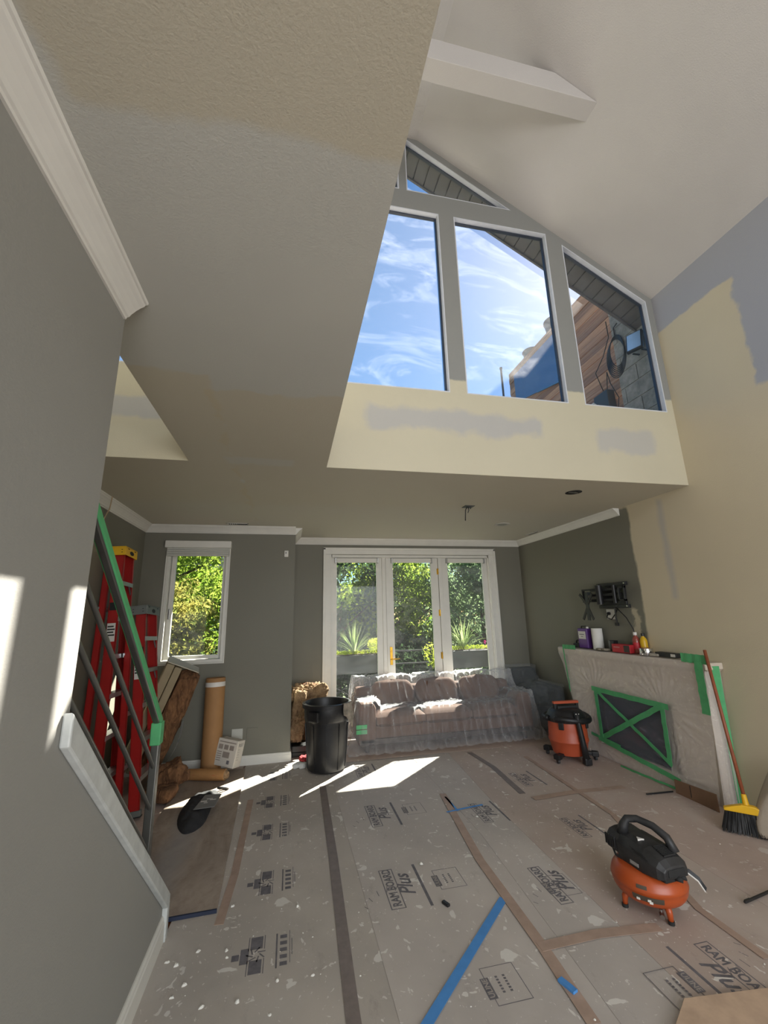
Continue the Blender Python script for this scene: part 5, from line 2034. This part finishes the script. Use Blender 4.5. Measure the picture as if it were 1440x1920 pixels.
m.box(3.54, 3.60, y_ - 0.05, y_ + 0.05, ZM, ZM + 0.05)
m.build('base', M_black, tp, bev=0.008)
m = MB(tp.location)
m.tube([(3.57, y_ - 0.01 + 0.032 * math.cos(a * PI / 10), ZM + 0.055 + 0.032 * math.sin(a * PI / 10)) for a in range(21)], 0.009, 8)
m.build('ring', M_black, tp, smooth='all')
gl_ = thing('work_glove', 'flattened pale work glove on the mantel in front of the dark box', 'glove', (3.53, YM(1132), ZM))
y_ = YM(1133)
M_glove = mat('dusty_glove', srgb(150, 142, 126), 0.9, var=0.15, bump=0.3)
o_ = lumpy('palm', None, Matrix.Translation((3.52, y_, ZM + 0.012)), (0.08, 0.12, 0.022), M_glove, 0.004, 20, n=(10, 12, 4), parent=gl_, seed=2)
o_.location = -Vector(gl_.location)
for k in range(4):
    m = MB(gl_.location)
    m.tube([(3.49 + 0.018 * k, y_ - 0.05, ZM + 0.014), (3.485 + 0.02 * k, y_ - 0.09, ZM + 0.016), (3.482 + 0.022 * k, y_ - 0.13 + 0.01 * abs(k - 1.5), ZM + 0.010)], [0.010, 0.010, 0.007], 8)
    m.build('finger', M_glove, gl_, smooth='all')
m = MB(gl_.location)
m.tube([(3.485, y_ + 0.02, ZM + 0.012), (3.47, y_ - 0.02, ZM + 0.016), (3.468, y_ - 0.05, ZM + 0.012)], [0.011, 0.010, 0.007], 8)
m.build('thumb', M_glove, gl_, smooth='all')


def boxthing(name, label, cat, px, x0, x1, hw, h, m_, face=None, facem=None):
    y_ = YM(px, (x0 + x1) / 2)
    t_ = thing(name, label, cat, ((x0 + x1) / 2, y_, ZM))
    m = MB(t_.location)
    m.box(x0, x1, y_ - hw, y_ + hw, ZM, ZM + h)
    m.build('carton', m_, t_, bev=0.004)
    if face:
        m = MB(t_.location)
        m.box(x0 - 0.0015, x0 - 0.0003, y_ + face[0] * hw, y_ + face[1] * hw, ZM + face[2] * h, ZM + face[3] * h)
        m.build('printed_panel', facem, t_)
    return t_, y_


M_red = mat('red_carton', srgb(176, 36, 46), 0.5, var=0.08)
boxthing('small_box', 'dark box standing on end on the mantel between glove and red carton', 'box', 1150, 3.55, 3.62, 0.035, 0.115, M_black, (0.3, 1.0, 0.0, 1.0), mat('grey_print', srgb(110, 112, 108), 0.6))
rb_, y_ = boxthing('fastener_box', 'red carton lying in the middle of the mantel', 'box', 1168, 3.50, 3.58, 0.13, 0.085, M_red, (-0.95, -0.35, 0.1, 0.9), mat('dark_print', srgb(50, 40, 40), 0.5))
m = MB(rb_.location)
put_text(m, 'oooooooo', 0.02, Matrix.Translation((3.4975, y_ + 0.10, ZM + 0.05)) @ Matrix(((0, 0, -1, 0), (-1, 0, 0, 0), (0, 1, 0, 0), (0, 0, 0, 1))))
m.build('printed_lettering', M_label, rb_, fixn=False)
boxthing('light_box', 'flat black carton with a small white label near the near end of the mantel', 'box', 1250, 3.52, 3.60, 0.12, 0.042, M_black, (-0.92, -0.5, 0.2, 0.8), M_label)


def bottle(label, px, r, h, m_, capm, x=3.59, oval=1.0, band=None):
    y_ = YM(px, x)
    t_ = thing('bottle', label, 'bottle', (x, y_, ZM))
    m = MB(t_.location)
    m.lathe((x, y_, ZM), [(r * 0.95, 0), (r, 0.006), (r, h * 0.62), (r * 0.8, h * 0.74), (r * 0.42, h * 0.82), (r * 0.42, h * 0.88)], 24, 1, oval)
    m.build('body', m_, t_, smooth=True)
    m = MB(t_.location)
    m.lathe((x, y_, ZM + h * 0.86), [(r * 0.5, 0), (r * 0.5, h * 0.12), (r * 0.45, h * 0.14)], 18)
    m.build('cap', capm, t_, smooth=True)
    if band:
        m = MB(t_.location)
        m.lathe((x, y_, ZM + h * 0.2), [(r * 1.01, 0), (r * 1.015, h * 0.32)], 24, 1, oval)
        m.build('label_band', band, t_, smooth=True)


bottle('clear bottle of reddish liquid with a white cap on the mantel', 1193, 0.036, 0.215, mat('red_liquid', srgb(140, 70, 60), 0.15, var=0.2), M_label, band=M_red)
bottle('yellow bottle with a black cap behind the foil tape on the mantel', 1207, 0.036, 0.205, mat('yellow_bottle', srgb(206, 164, 30), 0.35), M_black, x=3.62)
ft_ = thing('foil_tape_roll', 'shiny silver foil tape roll lying on the mantel', 'tape', (3.54, YM(1209, 3.54), ZM))
y_ = YM(1209, 3.53)
M_foil = mat('silver_foil', srgb(210, 210, 212), 0.15, 1.0, var=0.05)
m = MB(ft_.location)
m.lathe((3.53, y_, ZM), [(0.062, 0), (0.064, 0.003), (0.064, 0.064), (0.062, 0.067), (0.04, 0.067), (0.04, 0.02)], 36)
m.build('roll', M_foil, ft_, smooth=True)
m = MB(ft_.location)
m.lathe((3.53, y_, ZM + 0.001), [(0.041, 0), (0.041, 0.070), (0.036, 0.070), (0.036, 0.01)], 30)
m.build('core', M_card, ft_, smooth=True)
lumpy('rag', 'small pale crumpled rag on the mantel next to the foil tape', Matrix.Translation((3.55, YM(1228), ZM + 0.012)), (0.10, 0.16, 0.03), mat('pale_rag', srgb(160, 152, 140), 0.9, bump=0.3), 0.012, 14, cat='rag', n=(14, 16, 5), seed=31)

# ------------------------------------------------------------------ wall bracket, outlet, cables
tvm = thing('wall_bracket', 'black articulated television wall bracket on the right wall above the mantel', 'bracket', (XR, 4.25, 1.77))
m = MB(tvm.location)
x = XR - 0.001
for z in (1.905, 1.655):
    m.box(x - 0.035, x, 4.06, 4.52, z - 0.03, z + 0.008)
m.box(x - 0.02, x, 4.10, 4.47, 1.66, 1.90)
m.build('wall_plate', M_black, tvm, bev=0.003)
for y0_, y1_ in ((4.44, 4.72), (4.02, 4.12)):
    m = MB(tvm.location)
    xx = x - 0.10
    z0_, z1_ = (1.70, 1.86)
    m.box(xx, xx + 0.03, y0_, y1_, z1_ - 0.02, z1_).box(xx, xx + 0.03, y0_, y1_, z0_, z0_ + 0.02)
    m.box(xx, xx + 0.03, y0_, y0_ + 0.02, z0_, z1_).box(xx, xx + 0.03, y1_ - 0.02, y1_, z0_, z1_)
    m.build('side_frame', M_black, tvm, bev=0.002)
for z in (1.84, 1.78, 1.72):
    m = MB(tvm.location)
    m.bar((x - 0.04, 4.14, z), (x - 0.09, 4.56, z), 0.035, 0.028)
    m.build('arm', M_black, tvm, bev=0.004)
m = MB(tvm.location)
m.cyl((x - 0.11, 4.40, 1.67), (x - 0.11, 4.40, 1.89), 0.035).cyl((x - 0.09, 4.18, 1.68), (x - 0.09, 4.18, 1.88), 0.02)
m.build('pivot', M_black, tvm, smooth=True)
xc, yc_, zc_ = x - 0.17, 4.55, 1.66
for sy in (-1, 1):
    for (dz0, dz1, oy) in ((0.03, 0.14, 0.11), (-0.05, -0.16, 0.09)):
        m = MB(tvm.location)
        m.bar((xc, yc_, zc_ + dz0 * 0.2), (xc - 0.01, yc_ + sy * oy, zc_ + dz1), 0.03, 0.010, up=(1, 0, 0))
        m.build('spider_arm', M_black, tvm)
m = MB(tvm.location)
m.bar((xc, yc_, zc_ + 0.16), (xc, yc_, zc_ - 0.17), 0.05, 0.012, up=(1, 0, 0)).bar((xc + 0.06, yc_, zc_ + 0.14), (xc, yc_, zc_ + 0.14), 0.04, 0.04)
m.build('head_plate', mat('dark_grey_plate', srgb(44, 48, 48), 0.5), tvm, bev=0.002)
for y_, z_ in ((4.08, 1.905), (4.50, 1.905), (4.26, 1.86), (4.22, 1.72), (4.08, 1.655)):
    m = MB(tvm.location)
    m.cyl((x - 0.038, y_, z_ - 0.01), (x - 0.030, y_, z_ - 0.01), 0.009)
    m.build('screw', M_steel, tvm)
ol = thing('wall_outlet', 'white socket plate with a black plug just below the wall bracket', 'outlet', (XR, 4.37, 1.555))
m = MB(ol.location)
m.box(XR - 0.006, XR - 0.0005, 4.31, 4.45, 1.50, 1.615)
m.build('plate', M_trim, ol, bev=0.002)
m = MB(ol.location)
m.cyl((XR - 0.006, 4.40, 1.565), (XR - 0.03, 4.40, 1.565), 0.018)
m.build('plug', M_black, ol, smooth=True)
cb = MB()
cb.tube([(XR - 0.03, 4.40, 1.565), (XR - 0.05, 4.40, 1.52), (XR - 0.04, 4.34, 1.50), (XR - 0.03, 4.28, 1.56), (XR - 0.03, 4.22, 1.64), (XR - 0.04, 4.22, 1.65)], 0.007, 7)
tag(cb.build('power_cable', M_black, smooth='all'), 'short black cable looping from the plug up to the wall bracket', 'cable')
cb = MB()
cb.tube([(XR - 0.05, 4.23, 1.63), (XR - 0.035, 4.12, 1.52), (XR - 0.03, 4.05, 1.40), (XR - 0.03, 4.03, 1.28), (XR - 0.05, 4.05, 1.18)], 0.006, 7)
tag(cb.build('power_cable', M_black, smooth='all'), 'long thin black cable hanging from the bracket down to the mantel', 'cable')
cb = MB()
cb.tube([(XR - 0.05, 4.25, 1.63), (XR - 0.04, 4.27, 1.52), (XR - 0.03, 4.275, 1.46)], 0.009, 7)
cb.box(XR - 0.045, XR - 0.02, 4.255, 4.295, 1.43, 1.465)
tag(cb.build('cable_connector', M_black), 'short black cable with a square connector hanging beside the outlet', 'cable')

# ------------------------------------------------------------------ shop vacuum
VC = Vector((3.10, 4.66, 0.011))
va = thing('shop_vacuum', 'orange drum shop vacuum with a black lid and hose beside the fireplace', 'vacuum', VC, -0.1)
M_orange = mat('orange_plastic', srgb(176, 78, 48), 0.42, var=0.07, vscale=4)
m = MB()
m.lathe((0, 0, 0), [(0.150, 0.055), (0.175, 0.065), (0.190, 0.12), (0.205, 0.19), (0.212, 0.198), (0.212, 0.212), (0.206, 0.222), (0.205, 0.32), (0.198, 0.40), (0.196, 0.42)], 40)
m.build('drum', M_orange, va, smooth=True)
m = MB()
m.lathe((0, 0, 0), [(0.212, 0.395), (0.222, 0.40), (0.224, 0.435), (0.205, 0.455), (0.185, 0.49), (0.14, 0.525), (0.09, 0.535)], 36)
m.build('lid', M_black, va, smooth=True)
m = MB()
m.bar((-0.15, -0.02, 0.585), (0.15, -0.02, 0.585), 0.045, 0.028)
m.build('handle', M_orange, va, bev=0.006)
m = MB()
for sx in (-0.13, 0.13):
    m.bar((sx, -0.02, 0.50), (sx, -0.02, 0.575), 0.05, 0.03)
m.box(-0.12, 0.12, -0.07, 0.05, 0.51, 0.555)
m.build('handle_support', M_black, va, bev=0.006)
m = MB()
pts = []
for k in range(70):
    a = -2.6 + k * 0.085
    pts.append((0.235 * math.cos(a), 0.235 * math.sin(a), 0.43 + 0.012 * math.sin(a * 2)))
m.tube(pts, [0.030 + (0.003 if k % 2 else -0.003) for k in range(70)], 12)
m.build('hose', M_black, va, smooth='all')
m = MB()
m.tube([(0.0, -0.225, 0.52), (0.01, -0.235, 0.40), (0.03, -0.24, 0.22), (0.045, -0.25, 0.06)], [0.026, 0.027, 0.030, 0.036], 14)
m.build('wand', M_black, va, smooth='all')
m = MB()
m.box(0.01, 0.09, -0.285, -0.215, 0.005, 0.075)
m.build('nozzle', M_black, va, bev=0.012)
m = MB()
m.box(0.10, 0.145, -0.205, -0.20, 0.392, 0.418)
m.build('yellow_badge', M_yel, va)
m = MB()
m.box(-0.02, 0.02, -0.25, -0.245, 0.50, 0.508)
m.build('white_print', M_label, va)
for k, a in enumerate((-0.45, 0.9, 2.3, 3.7)):
    d = Vector((math.cos(a), math.sin(a), 0))
    m = MB()
    m.bar(d * 0.15 + Vector((0, 0, 0.07)), d * 0.25 + Vector((0, 0, 0.065)), 0.06, 0.035)
    m.cbox(d * 0.255 + Vector((0, 0, 0.065)), (0.07, 0.07, 0.05), Matrix.Rotation(a, 3, 'Z'))
    cf = m.build('caster_arm', M_black, va, bev=0.008)
    m = MB()
    m.cyl(d * 0.255 + Vector((-0.012, 0, 0.024)), d * 0.255 + Vector((0.012, 0, 0.024)), 0.024, n=18)
    m.build('wheel', M_dkgrey, cf, smooth=True)
for a in (-2.35, -0.75):
    d = Vector((math.cos(a), math.sin(a), 0))
    m = MB()
    m.cbox(d * 0.212 + Vector((0, 0, 0.375)), (0.02, 0.055, 0.09), Matrix.Rotation(a, 3, 'Z'))
    m.build('latch', M_black, va, bev=0.006)

# ------------------------------------------------------------------ air compressor
CC = Vector((2.02, 2.43, 0.0095))
co = thing('air_compressor', 'small orange pancake air compressor with a black motor housing on the floor', 'compressor', CC, 0.0)
M_ctank = mat('orange_enamel', srgb(172, 76, 34), 0.34, var=0.06, vscale=3)
RT_ = 0.188
prof = [(0.02, 0.058)]
for k in range(15):
    a = -PI / 2 + PI * k / 14
    prof.append((RT_ - 0.062 + 0.062 * math.cos(a), 0.132 + 0.074 * math.sin(a)))
prof.insert(9, (RT_ + 0.003, 0.135))
prof.append((0.02, 0.212))
m = MB()
m.lathe((0, 0, 0), prof, 56)
m.build('tank', M_ctank, co, smooth='all')
for a in (-1.75, -3.3, 0.35, 1.7):
    d = Vector((math.cos(a), math.sin(a), 0))
    m = MB()
    m.tube([d * 0.13 + Vector((0, 0, 0.08)), d * 0.150 + Vector((0, 0, 0.05)), d * 0.155 + Vector((0, 0, 0.012))], [0.020, 0.016, 0.013], 12)
    ft = m.build('foot', M_ctank, co, smooth='all')
    m = MB()
    m.cyl(d * 0.155, d * 0.155 + Vector((0, 0, 0.016)), 0.016)
    m.build('rubber_pad', M_rub, ft)
# motor housing: loft of rounded sections along -y
def section(y, hw, z0, z1, ch):
    return [(-hw, y, z0), (-hw, y, z1 - ch * 1.3), (-hw + ch, y, z1 - 0.008), (-hw * 0.3, y, z1), (hw * 0.3, y, z1), (hw - ch, y, z1 - 0.008), (hw, y, z1 - ch * 1.3), (hw, y, z0)]


def loft(mb, secs):
    n_ = len(secs[0])
    vs = [p for s_ in secs for p in s_]
    fs = [tuple(range(n_)), tuple((len(secs) - 1) * n_ + k for k in range(n_ - 1, -1, -1))]
    for i in range(len(secs) - 1):
        for k in range(n_):
            fs.append((i * n_ + k, (i + 1) * n_ + k, (i + 1) * n_ + (k + 1) % n_, i * n_ + (k + 1) % n_))
    return mb.add(vs, fs)


M_mot = mat('dusty_black_plastic', (0.022, 0.022, 0.023), 0.5, var=0.5, vscale=14, bump=0.1, bscale=30)
RZm = Matrix.Rotation(math.radians(4), 4, 'Z')
m = MB((0, 0, 0), RZm)
loft(m, [section(-0.195, 0.078, 0.218, 0.272, 0.015), section(-0.165, 0.100, 0.212, 0.300, 0.025), section(-0.08, 0.112, 0.205, 0.325, 0.035), section(0.05, 0.112, 0.205, 0.330, 0.035), section(0.085, 0.110, 0.205, 0.328, 0.03)])
m.build('motor_shroud', M_mot, co, bev=0.005)
m = MB((0, 0, 0), RZm)
loft(m, [section(0.088, 0.106, 0.225, 0.326, 0.03), section(0.16, 0.110, 0.235, 0.330, 0.03), section(0.185, 0.094, 0.25, 0.318, 0.03)])
fanh = m.build('pump_cover', M_mot, co, bev=0.005)
for k in range(6):
    m = MB((0, 0, 0), RZm)
    m.box(-0.114, -0.106, 0.10 + 0.013 * k, 0.106 + 0.013 * k, 0.245, 0.30)
    m.build('vent_rib', M_mot, fanh)
for k in range(9):
    m = MB((0, 0, 0), RZm)
    m.bar((-0.03, -0.095 - 0.008 * k, 0.3245 - 0.0021 * k), (0.05, -0.095 - 0.008 * k, 0.3245 - 0.0021 * k), 0.004, 0.008)
    m.build('vent_rib', M_rub, co)
m = MB((0, 0, 0), RZm)
m.tube([(-0.05, 0.10, 0.31), (-0.045, 0.085, 0.36), (-0.02, 0.08, 0.392), (0.015, 0.04, 0.402), (0.045, -0.04, 0.392), (0.06, -0.11, 0.362), (0.062, -0.15, 0.305)], [0.030, 0.026, 0.021, 0.019, 0.020, 0.022, 0.024], 14)
m.build('handle', M_mot, co, smooth='all')
m = MB((0, 0, 0), RZm)
m.add([(-0.055, -0.02, 0.3335), (-0.02, -0.03, 0.3335), (-0.038, 0.005, 0.3335), (-0.055, -0.02, 0.319), (-0.02, -0.03, 0.319), (-0.038, 0.005, 0.319)], [(0, 1, 2), (5, 4, 3), (0, 3, 4, 1), (1, 4, 5, 2), (2, 5, 3, 0)])
m.build('warning_sticker', M_label, co)
m = MB((0, 0, 0), RZm)
m.box(-0.1155, -0.1115, -0.06, -0.005, 0.222, 0.238)
m.build('badge', mat('grey_badge', srgb(150, 150, 148), 0.5), co)
m = MB((0, 0, 0), RZm)
m.box(-0.055, 0.055, -0.199, -0.190, 0.228, 0.262)
m.build('front_recess', M_rub, co, bev=0.003)
for k in range(3):
    m = MB((0, 0, 0), RZm)
    m.bar((-0.1135, -0.13 + 0.012 * k, 0.285 + 0.008 * k), (-0.1135, -0.04 + 0.012 * k, 0.290 + 0.008 * k), 0.004, 0.003)
    m.build('moulded_line', M_rub, co)
m = MB((0, 0, 0), RZm)
m.box(-0.07, 0.07, -0.185, 0.11, 0.196, 0.222)
m.build('chassis', M_rub, co, bev=0.01)
m = MB((0, 0, 0), RZm)
m.tube([(0.03, -0.17, 0.215), (0.055, -0.19, 0.21), (0.06, -0.17, 0.225)], 0.014, 10)
m.cyl((0.0, -0.18, 0.215), (0.02, -0.21, 0.213), 0.012)
m.build('gauge', M_rub, co, smooth='all')
m = MB((0, 0, 0), RZm)
m.tube([(-0.09, 0.15, 0.24), (-0.115, 0.10, 0.215), (-0.10, 0.04, 0.205), (-0.07, 0.02, 0.205)], 0.006, 8)
m.build('power_cord', M_rub, co, smooth='all')
M_strp = mat('striped_flex_dark', srgb(36, 38, 44), 0.4)
a0_ = Vector((0.060, -0.165, 0.235))
for k in range(5):
    m = MB()
    o_v = Vector((0.008 * k, 0.006 * k, 0))
    m.tube([a0_ + o_v, a0_ + o_v + Vector((0.035, -0.02, -0.008)), a0_ + o_v + Vector((0.065, -0.045, -0.035)), a0_ + o_v + Vector((0.08, -0.065, -0.075))], 0.0042, 6)
    m.build('cable_strand', M_label if k == 0 else M_strp if k % 2 else M_dkgrey, co, smooth='all')
m = MB()


def tankpatch(a0, a1, z0, z1, off=0.002):
    def f(u, v):
        a = a0 + (a1 - a0) * u
        z = z0 + (z1 - z0) * v
        s_ = max(-1, min(1, (z - 0.132) / 0.074))
        r = RT_ - 0.062 + 0.062 * math.sqrt(max(0, 1 - s_ * s_)) + off
        return Vector((math.cos(a) * r, math.sin(a) * r, z))
    return f


m.grid(tankpatch(-2.75, -1.95, 0.098, 0.124), 24, 4)
m.build('label_strip', mat('brown_label', srgb(74, 66, 56), 0.5, var=0.2, vscale=20), co, smooth='all')
m = MB()
m.grid(tankpatch(-2.62, -2.35, 0.152, 0.168), 10, 3)
m.build('emblem', mat('brown_label', srgb(74, 66, 56), 0.5), co, smooth='all')
for a, z in ((-2.6, 0.104), (-2.32, 0.108), (-2.28, 0.10)):
    m = MB()
    d = Vector((math.cos(a), math.sin(a), 0))
    m.cbox(d * 0.186 + Vector((0, 0, z)), (0.006, 0.016, 0.010), Matrix.Rotation(a, 3, 'Z'))
    m.build('splash', M_plas, co)
m = MB()
m.cyl((-0.06, -0.13, 0.04), (-0.075, -0.15, 0.035), 0.012)
m.cyl((-0.06, -0.13, 0.06), (-0.06, -0.13, 0.03), 0.008)
m.build('drain_valve', M_steel, co)

# ------------------------------------------------------------------ broom
br_ = thing('broom', 'broom with a reddish wooden handle and yellow head leaning on the mantel end', 'broom', (3.28, 2.85, 0.009))
BX_ = Matrix.Translation((3.29, 2.86, 0.0)) @ Matrix.Rotation(math.radians(-47), 4, 'Z')   # local x runs along the head
top = onx(1321, 1219, 3.44)
hd = BX_ @ Vector((0, 0.01, 0.20))
m = MB(br_.location)
m.tube([hd, hd.lerp(top, 0.5), top], 0.0125, 14)
m.build('handle', mat('red_brown_wood', srgb(140, 76, 50), 0.5, var=0.15, vscale=12), br_, smooth='all')
m = MB(br_.location, BX_)
m.prism([(-0.14, 0.022, 0.150), (0.15, 0.022, 0.150), (0.15, 0.022, 0.165), (0.04, 0.022, 0.205), (-0.03, 0.022, 0.205), (-0.14, 0.022, 0.168)], (0, -0.044, 0))
m.xf = None
m.cyl(hd - Vector((0, 0, 0.03)), hd + (top - hd).normalized() * 0.07, 0.022, 0.016)
m.build('head', M_yel, br_, bev=0.006)
M_bris = mat('black_bristle', (0.02, 0.02, 0.02), 0.6)
m = MB(br_.location, BX_)
rng = random.Random(2)
for k in range(420):
    u = rng.uniform(-1, 1)
    b0 = Vector((0.005 + u * 0.135, rng.uniform(-.015, .015), 0.152))
    b1 = Vector((0.005 + u * 0.175, -0.015 + rng.uniform(-.028, .022), 0.012 + 0.010 * abs(rng.gauss(0, 1))))
    m.tube([b0, b0.lerp(b1, 0.6), b1], 0.0022, 3, caps=False)
o_ = m.build('bristles', M_bris, br_)
o_['kind'] = 'stuff'
m = MB(br_.location, BX_)
m.prism([(-0.125, 0.005, 0.15), (0.135, 0.005, 0.15), (0.165, 0.0, 0.03), (-0.155, 0.0, 0.03)], (0, -0.016, 0))
m.build('bristle_core', M_bris, br_)

# paper drape at the right edge and dark strap on the floor
dp = MB()


def dpf(u, v):
    y = 2.84 - 0.62 * u
    z = 0.44 - 0.42 * v - 0.10 * u * (1 - v) * 0
    x = 3.40 - 0.10 * math.sin(v * 2.2) + 0.02 * math.sin(u * 20 + v * 5) + 0.12 * (1 - v) * (1 - u)
    return Vector((x, y - 0.10 * (v - 0.5) ** 2, z + 0.10 * u))


dp.grid(dpf, 30, 20)
o_ = dp.build('canvas_drop_cloth', mat('beige_canvas', srgb(176, 164, 148), 0.9, var=0.08, bump=0.3), smooth='all')
so = o_.modifiers.new('thick', 'SOLIDIFY')
so.thickness = 0.006
tag(o_, 'beige canvas drop cloth bunched against the wall at the right edge', 'drop cloth')
cb = MB()
p0, p1 = onz(1396, 1692, 0.022), onz(1450, 1668, 0.022)
cb.bar(p0, p1, 0.012, 0.012)
cb.bar(onz(1398, 1690, 0.022), onz(1408, 1686, 0.022), 0.02, 0.008)
tag(cb.build('pry_bar', M_black, bev=0.003), 'thin black tool lying on the floor at the right edge of the photo', 'tool')
cb = MB()
cb.bar(onz(1212, 1489, 0.018), onz(1262, 1484, 0.018), 0.010, 0.010)
tag(cb.build('steel_rod', M_black), 'thin dark rod on the floor paper in front of the fireplace', 'rod')
cb = MB()
p = onz(836, 1694, 0.012)
cb.cbox(p, (0.022, 0.05, 0.014), rot('Z', 25))
tag(cb.build('black_clip', M_black, bev=0.004), 'tiny black plastic clip on the floor right of the centre print', 'clip')

# ------------------------------------------------------------------ ceiling and wall fixtures
M_grille = mat('vent_white', srgb(190, 188, 180), 0.5)
M_dark = mat('dark_hollow', (0.01, 0.01, 0.01), 0.9)


def vent(label, x, y, L, W, rz_a):
    v_ = thing('ceiling_vent', label, 'vent', (x, y, ZC), rz_a)
    m = MB()
    m.box(-L / 2, L / 2, -W / 2, -W / 2 + 0.014, -0.006, -0.0005).box(-L / 2, L / 2, W / 2 - 0.014, W / 2, -0.006, -0.0005).box(-L / 2, -L / 2 + 0.014, -W / 2, W / 2, -0.006, -0.0005).box(L / 2 - 0.014, L / 2, -W / 2, W / 2, -0.006, -0.0005)
    m.build('frame', M_grille, v_)
    MB().box(-L / 2 + 0.01, L / 2 - 0.01, -W / 2 + 0.01, W / 2 - 0.01, -0.0015, -0.0004).build('backing', M_dark, v_)
    n_ = 10
    for k in range(n_):
        xx = -L / 2 + 0.02 + (L - 0.04) * k / (n_ - 1)
        MB().cbox((xx, 0, -0.004), (0.006, W - 0.03, 0.006), rot('Y', 30)).build('slat', M_grille if k < 5 else M_dkgrey, v_)


vent('narrow ceiling vent above the left window', -0.66, 5.32, 0.26, 0.10, 0)
vent('ceiling vent near the right wall above the corner armchair', 3.48, 5.55, 0.09, 0.28, 0)
rh = thing('open_light_hole', 'open dark recessed light hole in the ceiling near the gable edge', 'light fitting', (2.69, 3.49, ZC))
m = MB(rh.location)
m.lathe((2.69, 3.49, ZC - 0.0015), [(0.078, 0.0), (0.078, 0.0012)], 32)
m.build('hole', M_dark, rh)
m = MB(rh.location)
m.box(2.63, 2.69, 3.47, 3.49, ZC - 0.008, ZC - 0.002).tube([(2.70, 3.50, ZC - 0.003), (2.72, 3.47, ZC - 0.010), (2.68, 3.46, ZC - 0.006)], 0.004, 6)
m.build('bracket_tab', M_steel, rh)
rd = thing('recessed_light', 'white recessed ceiling light trim, unlit', 'light fitting', (2.71, 5.0, ZC))
m = MB(rd.location)
m.lathe((2.71, 5.0, ZC - 0.008), [(0.060, 0.006), (0.095, 0.0), (0.102, 0.004), (0.102, 0.0075)], 36)
m.build('trim_ring', M_grille, rd, smooth=True)
m = MB(rd.location)
m.lathe((2.71, 5.0, ZC - 0.0085), [(0.060, 0.0), (0.060, 0.002)], 30)
m.build('lens', mat('frosted_lens', srgb(150, 152, 146), 0.4), rd)
jw = thing('ceiling_junction', 'bare ceiling junction box with wires hanging from it', 'light fitting', (1.86, 4.15, ZC))
m = MB(jw.location)
m.box(1.81, 1.92, 4.10, 4.20, ZC - 0.006, ZC - 0.0005)
m.build('plate', M_dkgrey, jw)
for q, (dx, dy, L_) in enumerate(((-0.03, 0.0, 0.16), (0.01, 0.01, 0.07), (0.03, -0.02, 0.03))):
    m = MB(jw.location)
    m.tube([(1.865 + dx * 0.4, 4.15 + dy, ZC - 0.004), (1.86 + dx, 4.15, ZC - 0.04 * (1 if L_ > .05 else .5)), (1.85 + dx, 4.15 + dy, ZC - L_)], 0.005, 6)
    m.build('wire', M_dkgrey if q else M_black, jw, smooth='all')
th_ = thing('wall_sensor', 'small white plastic sensor mount high on the wall right of the left window', 'sensor', (-0.07, YL, 2.40))
m = MB(th_.location)
m.box(-0.095, -0.045, YL - 0.02, YL - 0.001, 2.36, 2.44)
m.build('body', M_trim, th_, bev=0.004)
m = MB(th_.location)
m.box(-0.08, -0.07, YL - 0.023, YL - 0.019, 2.40, 2.42)
m.build('button', M_dkgrey, th_)
for lab, x, m_ in (('pale wall outlet plate behind the white carton', -0.555, M_blind), ('grey-painted wall plate low on the wall right of the carton', -0.39, M_olive)):
    o2 = thing('wall_outlet', lab, 'outlet', (x, YL, 0.33))
    m = MB(o2.location)
    m.box(x - 0.06, x + 0.06, YL - 0.007, YL - 0.0005, 0.27, 0.385)
    m.build('plate', m_, o2, bev=0.002)
    for z in (0.30, 0.345):
        m = MB(o2.location)
        m.box(x - 0.018, x + 0.018, YL - 0.0085, YL - 0.0068, z, z + 0.026)
        m.build('socket', m_, o2)
cb = MB()
pw = (XL + 0.075, 4.16, ZC - 0.06)
cb.tube([(XL + 0.10, 4.20, ZC - 0.002), (XL + 0.09, 4.20, ZC - 0.12), (XL + 0.06, 4.15, ZC - 0.26)], 0.005, 6)
tag(cb.build('hanging_cord', mat('beige_cord', srgb(170, 150, 120), 0.7)), 'thin beige cord hanging from the crown moulding above the ladders', 'cord')
